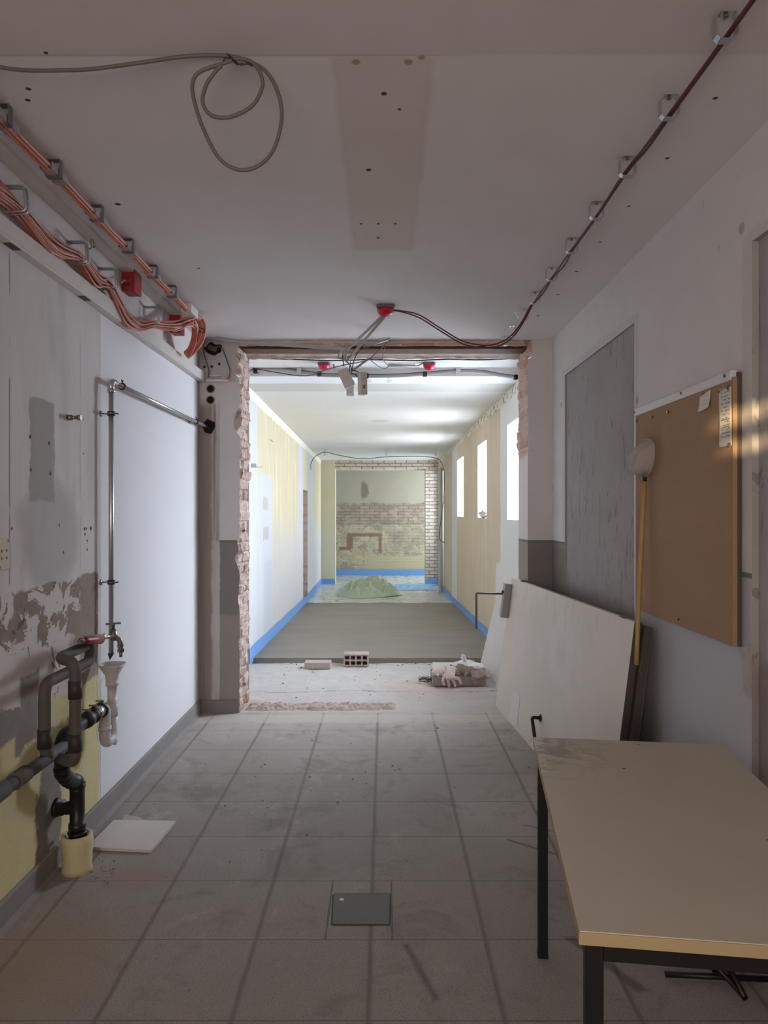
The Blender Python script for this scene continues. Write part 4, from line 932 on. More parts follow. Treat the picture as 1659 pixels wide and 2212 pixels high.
# black drain stack
dr = thing('drain_pipe', 'black plastic drain pipe with a wall branch, going down into the yellow collar', 'pipe', (XW, 2.943, 0.13))
yd, yq = 2.943, 2.80
mb = MB(); mb.tube(rounded([(FC.x, yw-.165, zw), (XW, yq, zw), (XW, yq, .44)], .05, 7), .027, 16, 1); mb.build('upper_bend', M['blackp'], dr)
offs = [(XW, yq, .47), (XW, yq+.012, .44), (XW, yq+.075, .39), (XW, yd-.012, .365), (XW, yd, .33)]
pts, _ = catmull([Vector(p) for p in offs], 8); rad = [.029+.0022*math.sin(i*1.9) for i in range(len(pts))]
mb = MB(); mb.tube(pts, .03, 16, 1, rads=rad); mb.build('corrugated_bend', M['blackp'], dr)
mb = MB(); mb.lathe((XW, yd, .355), (0, 0, -1), [(0, .033), (.015, .033), (.018, .029), (.16, .029), (.163, .034), (.185, .034), (.188, .0285), (.27, .028)], 20); mb.build('stack', M['blackp'], dr)
mb = MB(); mb.lathe((XW, yd, .255), (-1, 0, 0), [(0, .027), (.055, .027), (.055, .031), (.075, .031), (.075, .036), (.089, .038)], 18); mb.build('wall_branch', M['blackp'], dr)
mb = MB(); mb.lathe((XW, yd, .10), (0, 0, 1), [(0, .030), (.05, .034), (.058, .040), (.06, .033)], 20); mb.build('foot_socket', M['blackp'], dr)
mb = MB(); mb.lathe((XW, yd, 0), (0, 0, 1), [(0, .062), (.02, .056), (.06, .056), (.12, .061), (.148, .060), (.150, .050), (.143, .042), (.10, .040)], 24)
for v in mb.bm.verts: v.co += (v.co-Vector((XW, yd, v.co.z)))*.10*n3(v.co.x*30, v.co.y*30, v.co.z*18)
tag(mb.build('floor_collar', M['clay']), 'yellowish cement collar on the floor around the foot of the black drain', 'pipe collar')
# lagged supply pipes
lag = thing('lagged_pipes', 'grey foam lagged water pipes looping along the lower left wall', 'pipes', (XP, 2.65, .55))
zm = .556
mb = MB(); mb.rod((XP, 1.9, zm), (XP, 2.90, zm-.004), .0235, 16); mb.build('main_pipe', M['insul'], lag)
mb = MB()
for ya, yb in ((2.42, 2.50), (2.22, 2.36)): mb.lathe((XP, ya, zm), (0, 1, 0), [(0, .0295), (yb-ya, .0285), (yb-ya, .022)], 18)
mb.build('foam_sleeve', M['insul'], lag)
y1_ = 2.63
mb = MB(); mb.tube(rounded([(XP+.004, y1_+.02, zm), (XP+.004, y1_, zm+.06), (XP+.004, y1_, .835), (XP+.004, 3.04, .833), (XP+.004, 3.04, V0.z-.01)], .045, 7), .0215, 16, 1); mb.build('inner_loop', M['insul'], lag)
XO = -1.135; y2_ = 2.655
mb = MB(); mb.tube(rounded([(XP+.004, 2.99, .905), (XP+.004, 2.745, .905), (XO, y2_, .905), (XO, y2_, .535), (XP+.02, y2_+.06, .535)], .045, 7), .0205, 16, 1); mb.build('outer_loop', M['insul'], lag)
for (x, y, z0, z1) in ((XO, y2_, .775, .84), (XO, y2_, .58, .645), (XP+.004, y1_, .60, .67)):
    mb = MB(); mb.lathe((x, y, z0), (0, 0, 1), [(0, .021), (0, .025), (z1-z0, .0245), (z1-z0, .021)], 16); mb.build('dark_sleeve', M['insul_dark'], lag)
# thin wire hanging beside the funnel
wr_ = [onX(px, py, XL+.012) for px, py in ((222, 1463), (216, 1480), (218, 1510), (215, 1545), (209, 1580), (213, 1597), (217, 1570), (214, 1520), (208, 1475), (210, 1472))]
mb = MB(); mb.tube(wr_, .0011, 6, 5); tag(mb.build('thin_wire', M['whitep']), 'thin pale wire dangling on the left wall beside the white trap', 'wire')
# plasterboard offcut on the floor
P = [onZ(x, y, .014) for x, y in ((188, 1829), (246, 1771), (380, 1773), (326, 1836))]
mb = MB(); mb.prism([q+Vector((0, 0, -.013)) for q in P], (0, 0, .013)); tag(mb.build('plasterboard_offcut', M['gypsum']), 'square white plasterboard offcut lying on the tiles by the drain collar', 'board')
Q = [onZ(x, y, .004) for x, y in ((262, 1774), (270, 1759), (300, 1764), (318, 1774))]
mb = MB(); mb.prism([q+Vector((0, 0, -.003)) for q in Q], (0, 0, .002)); tag(mb.build('plaster_flake', M['gypcore']), 'torn paper flake sticking out behind the square plasterboard offcut', 'scrap')

# floor hatch
P = [onZ(x, y, .003) for x, y in ((721, 1931), (842, 1930), (840, 1996), (718, 1996))]
ht_ = thing('floor_hatch', 'square grey metal hatch plate let into the floor tiles', 'hatch', (sum(P, Vector())/4).to_tuple())
mb = MB(); mb.prism([q-Vector((0, 0, .002)) for q in P], (0, 0, .002)); mb.build('plate', M['plate'], ht_)
cc = sum(P, Vector())/4
mb = MB()
for a_, b_ in zip(P, P[1:]+P[:1]):
    dd = (b_-a_).normalized(); nn = Vector((-dd.y, dd.x, 0)); nn = nn if nn.dot((a_+b_)/2-cc) > 0 else -nn
    mb.slab(Vector((a_.x, a_.y, .0005)), (b_-a_), nn*.005, Vector((0, 0, .0015)))
mb.build('hatch_frame', M['insul_dark'], ht_)
p = onZ(738, 1943, .0035); mb = MB(); mb.lathe(p, (0, 0, 1), [(-.002, .008), (.0005, .008)], 14); mb.build('screw_plug', M['clip'], ht_)

# ------------------------------------------------------------------ trunking, ceiling batten, cables on the left
tk = thing('cable_trunking', 'long ivory cable trunking along the upper left wall', 'trunking', (XL+.02, 2.5, 2.40))
mb = MB(); mb.span((XL, YR+.2, 2.402), (XL+.042, YW-.002, 2.472), .002); mb.build('trunking_body', M['ivory'], tk)
mb = MB(); mb.span((XL+.042, YR+.2, 2.412), (XL+.0435, YW-.004, 2.462)); mb.build('cover', M['ivory'], tk)
for px, py in ((25, 519), (182, 635)):
    p = onX(px, py, XL+.02); mb = MB(); mb.span((XL+.006, p.y-.035, 2.400), (XL+.036, p.y+.035, 2.4025)); mb.build('clip_slot', M['print'], tk)
mb = MB(); mb.span((XL, 1.0, ZC-.022), (XL+.062, 4.45, ZC-.0005), .003); tag(mb.build('ceiling_batten', M['ivory']), 'slim pale batten where the left wall meets the ceiling', 'batten')
p = onX(200, 527, XL+.03); mb = MB(); mb.tube([p+Vector((0, .018*math.cos(a), .018*math.sin(a))) for a in [i*.5 for i in range(13)]]+[p+Vector((-.03, 0, -.03))], .003, 8, 3); tag(mb.build('wall_hook', M['chrome']), 'small round wire hook on the left wall under the ceiling batten', 'hook')

XC = -1.172; ZCB = ZC-.042
cy = (2.218, 2.565, 2.945, 3.306, 3.658, 3.99)
bund = thing('ceiling_cable_bundle', 'straight salmon cable bundle clamped along the ceiling above the left wall', 'cables', (XC, 3.2, ZCB-.02))
for k in range(7):
    dx, dz = .013*math.cos(k*2*PI/6) if k < 6 else 0, .011*math.sin(k*2*PI/6) if k < 6 else 0
    pts = [(XC+dx*(1+.3*n3(k, i)), 1.2+i*.36, ZCB+dz-.008*abs(math.sin(i*PI/2+.4))) for i in range(9)]+[(XC+dx*.7, 4.36, ZCB-.004+dz), (XC+dx+.03, 4.52, ZCB-.008+dz)]
    mb = MB(); mb.tube(pts, .0055, 8, 4); mb.build('cable', M['orange' if k % 3 else 'pink'], bund)
cgrp = 'steel cable clamps on the ceiling at left'
def ceiling_clamp(y, label):
    r = thing('cable_clamp', label, 'clamp', (XC, y, ZC-.065), cgrp)
    mb = MB(); w, L = .022, .125
    mb.span((XC-w, y-L/2, ZC-.060), (XC+w, y+L/2, ZC-.0585)); mb.span((XC-w, y-L/2, ZC-.060), (XC-w+.0015, y+L/2, ZC-.040)); mb.span((XC+w-.0015, y-L/2, ZC-.060), (XC+w, y+L/2, ZC-.034))
    mb.build('channel', M['clip'], r)
    mb = MB(); mb.span((XC-w-.003, y-.013, ZC-.063), (XC+w+.003, y+.013, ZC-.0605)); mb.span((XC-w-.003, y-.013, ZC-.063), (XC-w-.001, y+.013, ZC-.002)); mb.span((XC+w+.001, y-.013, ZC-.063), (XC+w+.003, y+.013, ZC-.002)); mb.span((XC-w-.003, y-.013, ZC-.003), (XC+w+.003, y+.013, ZC-.0005)); mb.build('hanger_strap', M['greym'], r)
    return r
ordn = ('nearest', 'second', 'third', 'fourth', 'fifth', 'sixth', 'seventh', 'eighth', 'ninth', 'tenth')
root = None
for k, y in enumerate(cy):
    lb = 'steel clamp on the straight ceiling cable bundle, %s counted from the viewer' % ordn[k]
    if root is None: root = ceiling_clamp(y, lb)
    else: dup(root, (XC, y, ZC-.065), lb)
mb = MB(); mb.span((XC-.03, 4.28, ZC-.062), (XC+.03, 4.44, ZC-.012), .004); tag(mb.build('cable_sleeve', M['whitep']), 'white plastic sleeve at the end of the ceiling cable bundle', 'sleeve')

ZB_ = 2.555; XB = -1.292
bund2 = thing('wall_cable_bundle', 'loose sagging salmon cable bundle hung in wire brackets on the left wall', 'cables', (XB, 3.2, ZB_-.1))
sag = [(1.3, .0), (1.9, .03), (2.30, -.012), (2.56, -.020), (2.82, -.055), (3.07, -.015), (3.24, -.05), (3.40, -.030), (3.60, -.115), (3.80, -.115), (4.04, -.045), (4.22, -.005), (4.36, .055), (4.45, .075)]
for k in range(24):
    r1, r2 = random.uniform(-1, 1), random.uniform(-1, 1)
    pts = []
    for i, (y, dz) in enumerate(sag):
        br_ = y in (2.56, 3.07, 3.40, 4.04)
        sp_ = .55 if br_ else 1.0
        e = min(1, max(0, (y-4.04)/.36))
        pts.append((XB+.026*r1*sp_+e*(XC-XB)*1.0+.006*n3(k, i*1.3), y+(.02*r2 if not br_ else 0), ZB_+dz+(.034*r2+.026*n3(k*3, i*.8))*sp_))
    mb = MB(); mb.tube(pts, .0042, 7, 4); mb.build('cable', M[('orange', 'pink', 'orange', 'orange', 'greyc')[k % 5]], bund2)
def wire_bracket(y, label):
    r = thing('wire_bracket', label, 'bracket', (XL, y, ZB_-.05), 'wire cable brackets on the left wall')
    P = [(XL+.003, y, ZB_+.048), (XL+.078, y, ZB_+.048), (XL+.084, y, ZB_-.040), (XL+.01, y, ZB_-.045), (XL+.004, y, ZB_-.02)]
    mb = MB(); mb.tube(rounded(P, .012, 3), .0042, 8, 1); P2 = [(a, b+.022, c) for a, b, c in P]; mb.tube(rounded(P2, .012, 3), .0042, 8, 1); mb.build('wire_loop', M['clip'], r)
    mb = MB(); mb.span((XL, y-.006, ZB_+.0), (XL+.004, y+.028, ZB_+.055), .001); mb.build('wall_plate', M['clip'], r)
    return r
root = None
for k, y in enumerate((2.53, 3.05, 3.385, 4.02)):
    lb = 'wire bracket holding the sagging wall cables, %s counted from the viewer' % ordn[k]
    if root is None: root = wire_bracket(y, lb)
    else: dup(root, (XL, y, ZB_-.05), lb)
# hanging coil at the end
coil = thing('cable_coil', 'thick salmon cable coil hanging from the ceiling at the left corner', 'cables', (-1.2, 4.62, 2.30))
for k in range(18):
    dx, dy = .016*(k % 5)-.03, .016*(k//5)-.02; s_ = .90+.035*(k % 5)
    loop = [(402, 676), (418, 681), (434, 694), (438, 712), (432, 738), (416, 758), (402, 770)]
    pts = [W(400+(px-400)*s_+dx*120, 690+(py-690)*s_+dy*80, 4.50+.02*i+dy*2) for i, (px, py) in enumerate(loop)]
    mb = MB(); mb.tube(pts, .0052, 8, 5); mb.build('cable', M[('orange', 'orange', 'pink')[k % 3]], coil)
for k in range(4):
    pts = [W(px+k*3, py+k*2, 4.50) for px, py in ((403, 682), (412, 692), (416, 715), (412, 740), (402, 762))]
    mb = MB(); mb.tube(pts, .0050, 8, 5); mb.build('cable', M['orange'], coil)
mb = MB(); mb.tube([W(430, 716, 4.50), W(440, 718, 4.5), W(441, 712, 4.5), W(431, 708, 4.5)], .003, 6, 3); mb.build('tie_wire', M['blackc'], coil)
# red junction boxes
for k, (px, py, X, lb) in enumerate(((285, 612, XL+.035, 'red junction box on the left wall above the sagging cables'), (383, 703, XL+.035, 'red junction box beside the hanging cable coil'))):
    p = onX(px, py, X); bx0 = thing('junction_box', lb, 'junction box', (XL, p.y, p.z-.055), 'red junction boxes on the left wall')
    mb = MB(); mb.span((XL, p.y-.05, p.z-.055), (XL+.055, p.y+.05, p.z+.055), .003); mb.build('box_body', M['red'], bx0)
    mb = MB(); mb.span((XL+.055, p.y-.051, p.z-.056), (XL+.068, p.y+.051, p.z+.056), .003); mb.build('box_lid', M['red'], bx0)
    for q in ((-.018, .0), (.018, .0)):
        mb = MB(); mb.lathe((XL+.028, p.y-.05, p.z+q[0]), (0, -1, 0), [(0, .009), (.012, .008)], 12); mb.build('cable_gland', M['red'], bx0)
    mb = MB(); mb.tube([(XL+.028, p.y-.055, p.z-.012), (XL+.03, p.y-.10, p.z-.016), (XL+.045, p.y-.17, p.z-.05)], .004, 8, 4); mb.build('cable_tail', M['pink'], bx0)

# ------------------------------------------------------------------ clips and cables along the ceiling at right
XK = .857
def ring_clip(y, label, tilt=0.0, openend=False):
    r = thing('cable_clip', label, 'clip', (XK, y, ZC-.068), 'steel cable clips on the ceiling at right')
    w, h_, dpt = .026, .066, .024
    mb = MB(); tt = .0022
    def strip(a, b):    # steel strip of width dpt along y
        a, b = Vector(a), Vector(b); dd = (b-a); nn = Vector((-dd.z, 0, dd.x)).normalized()*tt
        mb.slab(a+Vector((0, -dpt/2, 0)), dd, Vector((0, dpt, 0)), nn)
    c8 = .010
    pts = [(-w+c8, 0), (w-c8*.3, 0), (w, -c8), (w, -h_+c8), (w-c8, -h_), (-w+c8, -h_), (-w, -h_+c8), (-w, -c8), (-w+c8, 0)]
    if openend: pts = [(-w*.6, -.014), (-w*.6, 0), (w*.8, 0), (w+.004, -h_+c8), (w-c8, -h_), (-w*.2, -h_)]
    P = [Vector((XK+a, y, ZC-.001+b)) for a, b in pts]
    for a, b in zip(P, P[1:]): strip(a, b)
    if openend: strip(Vector((XK-w*1.9, y, ZC-.022)), Vector((XK-w*1.0, y, ZC-.062)))
    mb.build('clip_band', M['clip'], r)
    mb = MB(); mb.lathe((XK, y, ZC-.004), (0, 0, -1), [(0, .006), (.004, .006)], 10); mb.build('screw_head', M['greym'], r)
    return r
root = None
for k, y in enumerate((1.811, 2.17, 2.544, 2.913, 3.297, 3.69, 4.10)):
    lb = 'closed steel clip on the ceiling cables at right, %s counted from the viewer' % ordn[k]
    if root is None: root = ring_clip(y, lb)
    else: dup(root, (XK, y, ZC-.068), lb)
root = None
for k, y in enumerate((4.44, 4.85, 5.13)):
    lb = 'bent open steel clip on the ceiling at right, %s counted from the header' % ('third', 'second', 'first')[k]
    if root is None: root = ring_clip(y, lb, 0, True)
    else: dup(root, (XK, y, ZC-.068), lb)
rc = thing('ceiling_cable_pair', 'pair of thin dark red cables running through the ceiling clips at right', 'cables', (XK, 3, ZC-.06))
for k in range(2):
    s_ = (-1, 1)[k]
    pts = [(XK+.008, .9, ZC-.05), (XK+.006+.003*s_, 1.811, ZC-.052), (XK+.002+.004*s_, 2.17, ZC-.056), (XK+.006*s_, 2.37, ZC-.058), (XK-.006+.004*s_, 2.544, ZC-.054), (XK+.002*s_, 2.913, ZC-.057), (XK+.004*s_, 3.297, ZC-.056), (XK+.008+.009*s_, 3.5, ZC-.054), (XK+.003*s_, 3.69, ZC-.056), (XK+.008*s_, 3.9, ZC-.06), (XK-.004+.002*s_, 4.10, ZC-.06)]
    tail = ((1146, 664), (1130, 694), (1110, 722), (1085, 741), (1050, 749), (1000, 740), (950, 711), (905, 683), (865, 672), (846, 670))
    tail = [W(px, py-(3 if i < 8 else 1)*s_, 4.15+.05*min(i, 5)) for i, (px, py) in enumerate(tail)]
    mb = MB(); mb.tube(pts+tail, .0042, 8, 5); mb.build('cable', M['darkred'], rc)

# ------------------------------------------------------------------ alarm domes, conduits and boxes near the header
def dome(y, x, zc, s, label, plate):
    r = thing('detector_base', label, 'alarm base', (x, y, zc-.06*s), 'red capped detector bases on the ceiling')
    mb = MB(); mb.prism([(x-.056*s, y-.03*s, zc-.001), (x-.045*s, y-.05*s, zc-.001), (x+.045*s, y-.052*s, zc-.001), (x+.058*s, y-.02*s, zc-.001), (x+.05*s, y+.05*s, zc-.001), (x-.05*s, y+.05*s, zc-.001)], (0, 0, -.020*s)); mb.build('mounting_plate', M[plate], r)
    mb = MB(); mb.lathe((x, y, zc-.020*s), (0, 0, -1), [(0, .053*s), (.018*s, .052*s), (.024*s, .046*s), (.032*s, .045*s), (.044*s, .030*s), (.050*s, .008*s)], 26); mb.build('red_cap', M['crimson'], r)
    return r
d0 = dome(4.37, .008, ZC, .95, 'crimson capped detector base on the near ceiling, dark red cables attached', 'greym')
d1 = dome(6.02, -.50, 2.705, .92, 'crimson capped detector base behind the header, left of the hanging boxes', 'greym')
d2 = dome(6.02, .375, 2.705, .92, 'crimson capped detector base behind the header, right of the hanging boxes', 'greym')
def rod_thing(a, b, r, name, label, mat='conduit', grp=None, cat='conduit'):
    mb = MB(); mb.rod(a, b, r, 12); return tag(mb.build(name, M[mat]), label, cat, grp)
grp = 'loose grey conduits hanging by the header'
rod_thing(W(824, 684, 4.37), W(750, 756, 4.75), .0085, 'conduit', 'longer-gap grey conduit hanging from the near crimson base, upper of the pair', grp=grp)
rod_thing(W(829, 686, 4.38), W(748, 781, 4.80), .0085, 'conduit', 'grey conduit hanging from the near crimson base, lower of the pair', grp=grp)
rod_thing(W(842, 732, 5.02), W(786, 750, 4.92), .0085, 'conduit', 'short grey conduit hooked up to the ceiling at the header', grp=grp)
rod_thing(W(797, 776, 5.0), W(762, 800, 4.85), .0085, 'conduit', 'short slanting grey conduit just behind the hanging boxes', grp=grp)
rod_thing(W(744, 779, 4.8), W(749, 748, 4.8), .010, 'conduit', 'short upright grey conduit over the tilted hanging box', grp=grp)
mb = MB(); mb.tube([W(744, 775, 4.81), W(731, 772, 4.81), W(736, 760, 4.81), W(741, 752, 4.82)], .006, 8, 4); tag(mb.build('conduit_elbow', M['conduit']), 'small bent grey conduit end beside the upright conduit', 'conduit', grp)
rod_thing((W(839, 789, 6.05)), W(897, 790.5, 6.05), .012, 'conduit', 'short level grey conduit fixed behind the header by the right crimson base', grp=grp)
mb = MB(); mb.tube([W(440, 727, 5.18), W(520, 738, 5.12), W(600, 744, 5.08), (W(680, 749, 5.04)), W(747, 753, 5.0)], .0125, 10, 5); tag(mb.build('conduit', M['conduit']), 'long grey conduit crossing the header from the left corner', 'conduit', grp)
mb = MB(); mb.tube([W(897, 790.5, 6.05), W(905, 789, 6.05), W(914, 785, 6.03)], .005, 8, 4); mb.tube([W(757, 797, 6.05)+Vector((-.13, 0, 0)), W(720, 787, 6.05)], .008, 8, 2); tag(mb.build('cable_tail', M['conduit']), 'short grey tails between the crimson bases behind the header', 'cable')
# three grey boxes hanging on their cables
def hang_box(px, py, Y, w, h, d, ang, label, yaw=0.0):
    c = W(px, py, Y); R = Matrix.Rotation(yaw, 3, 'Z') @ Matrix.Rotation(ang, 3, 'Y')
    r = thing('hanging_box', label, 'junction box', (c-Vector((0, 0, h/2))).to_tuple(), 'grey plastic boxes hanging by the header')
    mb = MB(); mb.box(c, (w, d, h), R, .005); mb.build('box_body', M['jbox'], r)
    return r, c, R
r1_, c1, R1 = hang_box(748, 817, 4.80, .072, .125, .040, math.radians(-25), 'tilted grey box with small print hanging by the header')
mb = MB()
for i, (a, b, l) in enumerate(((.010, .010, .010), (-.006, -.004, .020), (-.006, -.009, .018), (-.006, -.014, .022), (-.006, -.019, .016))):
    mb.box(c1+R1 @ Vector((a, -.0205, b)), (l, .0006, .0022 if i else .006), R1)
mb.build('small_print', M['print'], r1_)
mb = MB(); mb.box(c1+R1 @ Vector((0, -.018, 0)), (.0715, .006, .1245), R1, .004); mb.build('front_cover', M['jbox'], r1_)
r2_, c2, R2 = hang_box(783, 829, 4.80, .050, .148, .055, math.radians(-1), 'upright grey box with dark windows hanging beside the tilted box', math.radians(24))
mb = MB()
for zz in (-.018, -.030): mb.box(c2+R2 @ Vector((0, -.0278, zz)), (.016, .001, .008), R2)
mb.build('dark_window', M['print'], r2_)
mb = MB(); mb.box(c2+R2 @ Vector((.0, -.0277, .03)), (.046, .0008, .0012), R2); mb.build('cover_seam', M['print'], r2_)
r3_, c3, R3 = hang_box(757, 838, 4.90, .050, .098, .045, math.radians(2), 'small grey box with pale lower end, half hidden behind the tilted box')
mb = MB(); mb.box(c3+Vector((0, 0, -.046)), (.052, .047, .014), R3, .002); mb.build('end_cap', M['whitep'], r3_)
wires = [((757, 781, 4.86), (755, 800, 4.90), (757, 822, 4.90)), ((786, 750, 4.92), (768, 770, 4.85), (760, 800, 4.82), (758, 806, 4.82)), ((842, 735, 5.0), (815, 760, 4.95), (797, 776, 4.9), (775, 783, 4.85), (745, 788, 4.8), (700, 800, 5.2), (660, 812, 5.5), (600, 805, 5.58), (545, 795, 5.60)),
         ((842, 735, 5.0), (830, 755, 5.2), (827, 772, 5.4), (832, 783, 5.7), (838, 789, 6.0)), ((797, 776, 4.9), (808, 784, 5.1), (822, 794, 5.5), (833, 796, 5.8), (840, 790, 6.0)), ((748, 781, 4.8), (757, 790, 4.8), (760, 803, 4.8)),
         ((750, 772, 4.9), (775, 760, 4.9), (792, 748, 4.9)), ((761, 800, 4.82), (770, 802, 4.8), (777, 806, 4.8)), ((758, 806, 4.82), (766, 808, 4.82), (772, 814, 4.8)), ((740, 765, 4.8), (741, 780, 4.8), (743, 791, 4.8))]
wl_ = ('short dark wire running behind the boxes to the small half hidden box', 'dark red wire from the short conduit down to the hanging boxes', 'long dark red wire sagging from the header to the left jamb', 'dark red wire looping from the ceiling hook to the level conduit', 'brown wire sagging from the slanting conduit to the level conduit', 'short dark wire from the lower hanging conduit to the boxes', 'dark red wire slanting up behind the hanging conduits', 'curved wire entering the top of the upright grey box', 'second curved wire entering the side of the upright grey box', 'short dark wire into the top of the tilted grey box')
for w_, lb in zip(wires, wl_):
    mb = MB(); mb.tube([W(*p) for p in w_], .0034, 7, 6); tag(mb.build('wire', M['darkred' if 'red' in lb else 'blackc']), lb, 'wire', 'loose wires around the hanging boxes')
mb = MB(); mb.tube([(-.95, YB+.015, 2.655), (-.7, YB+.02, 2.650), (-.4, YB+.018, 2.640), (-.1, YB+.02, 2.648), (.2, YB+.02, 2.640), (.5, YB+.018, 2.650), (.75, YB+.02, 2.646), (1.0, YB+.02, 2.656)], .005, 8, 6); tag(mb.build('black_cable', M['blackc']), 'thin black cable along the torn back edge of the header', 'cable')
# bundle of pale conduits on the step
cb = thing('conduit_bundle', 'bundle of translucent white conduits along the step of the corridor ceiling', 'conduits', (0, YS-.03, 2.64))
for k in range(3):
    pts = [((px-CX)*(YS-.03)/F, YS-.03-.006*k, H-(py+2.3*k-3-CY)*(YS-.03)/F) for px, py in ((530, 811), (552, 800), (600, 798), (650, 804), (700, 811), (760, 812), (800, 813), (860, 812), (920, 808), (985, 803), (1040, 804), (1080, 811), (1117, 816))]
    mb = MB(); mb.tube(pts, .0095, 10, 5); mb.build('conduit', M['conduit' if k else 'greym'], cb)
for px, py in ((552, 801), (690, 808), (792, 812), (918, 808), (1114, 815)):
    c = W(px, py, YS-.035); mb = MB(); mb.box(c, (.036, .046, .042), None, .006); mb.build('tape_wrap', M['tape'], cb)
for px, lb in ((646, 'steel clip on the pale conduit bundle, left of the hanging boxes'), (990, 'steel clip on the pale conduit bundle, right of the hanging boxes')):
    c = W(px, 803, YS-.05); mb = MB(); mb.span((c.x-.02, YS-.055, c.z-.035), (c.x+.02, YS-.052, c.z+.03)); mb.span((c.x-.02, YS-.055, c.z+.03), (c.x+.02, YS, c.z+.033)); mb.span((c.x-.02, YS-.055, c.z-.036), (c.x+.02, YS-.02, c.z-.033)); tag(mb.build('conduit_clip', M['clip']), lb, 'clip', 'clips on the pale conduit bundle')

# grey cable looped under the ceiling at top left
YA = 1.96
cabl = [(-60, 128), (0, 145), (60, 152), (130, 152), (200, 149), (300, 136), (400, 122), (480, 120), (530, 130), (575, 155), (602, 205), (608, 260), (590, 325), (555, 360), (512, 366), (472, 340), (440, 280), (420, 220), (416, 180), (432, 155), (480, 138), (515, 127), (545, 135), (563, 160), (566, 190), (545, 228), (500, 252), (458, 250), (438, 222), (445, 185), (465, 155), (478, 142)]
mb = MB(); mb.tube([W(px, py, YA-.0012*max(0, i-7)) for i, (px, py) in enumerate(cabl)], .0052, 10, 7); lc = mb.build('looped_cable', M['greyc']); tag(lc, 'grey cable with two hanging loops under the ceiling at top left', 'cable')
mb = MB(); mb.tube([W(px, py, YA-.02) for px, py in ((490, 116), (498, 122), (508, 132), (520, 140), (535, 138), (545, 143))], .002, 6, 4); mb.tube([W(px, py, YA-.02) for px, py in ((482, 133), (488, 125), (500, 128), (512, 139), (525, 137))], .002, 6, 4); mb.build('tie_wire', M['blackc'], lc)

# ------------------------------------------------------------------ things on the left pier
pz = lambda px, py: W(px, py, YW)
for k, (px, py) in enumerate(((455, 840), (454.5, 864))):
    c = pz(px, py); r = thing('wall_socket_hole', ('upper', 'lower')[k]+' round empty socket hole in the left pier, beside the trunking end', 'socket hole', (c.x, YW, c.z), 'empty socket holes in the left pier')
    mb = MB(); mb.lathe((c.x, YW, c.z), (0, -1, 0), [(0, .034), (.004, .033), (.004, .026)], 22, cap=False); mb.build('rim', simple('stained_rim%d' % k, S(164, 150, 132), .8, var=.2), r)
    mb = MB(); mb.lathe((c.x, YW-.0008, c.z), (0, -1, 0), [(0, .026), (.0012, .026)], 22); mb.build('cavity', M['hole'], r)
c = pz(460, 754); mb = MB(); mb.ball((c.x, YW-.001, c.z), .045, (1.15, .10, .85), 3, None, .6, 8.1); wh = mb.build('wall_breakthrough', M['hole']); tag(wh, 'dark ragged hole in the left pier under the ceiling', 'hole')
mb = MB(); mb.rod((c.x-.03, YW-.02, c.z+.012), (c.x+.03, YW-.003, c.z-.006), .02, 12); mb.build('pipe_end', M['brown'], wh)
sh_ = thing('small_trunking', 'short ivory trunking piece fixed level on the left pier', 'trunking', (pz(470, 822).x, YW, pz(470, 822).z))
a_, b_ = pz(446, 826), pz(495, 820); mb = MB(); mb.span((a_.x, YW-.035, a_.z), (b_.x, YW, b_.z-.004), .002); mb.build('trunking_body', M['ivory'], sh_)
a_, b_ = pz(451, 814), pz(478, 811); mb = MB(); mb.span((a_.x, YW-.02, a_.z), (b_.x, YW, b_.z), .001); mb.build('open_lip', M['ivory'], sh_)
for k, path in enumerate((((440, 733), (440, 760), (447, 785), (451, 800), (450, 815)), ((462, 752), (475, 748), (484, 762), (492, 785), (497, 800), (494, 815), (486, 822)))):
    mb = MB(); mb.tube([W(px, py, YW-.02) for px, py in path], .0048, 8, 5); tag(mb.build('grey_lead', M['greyc']), ('grey lead dropping past the coil to the short trunking', 'grey lead looping from the ragged hole to the short trunking')[k], 'cable', 'grey leads on the left pier')

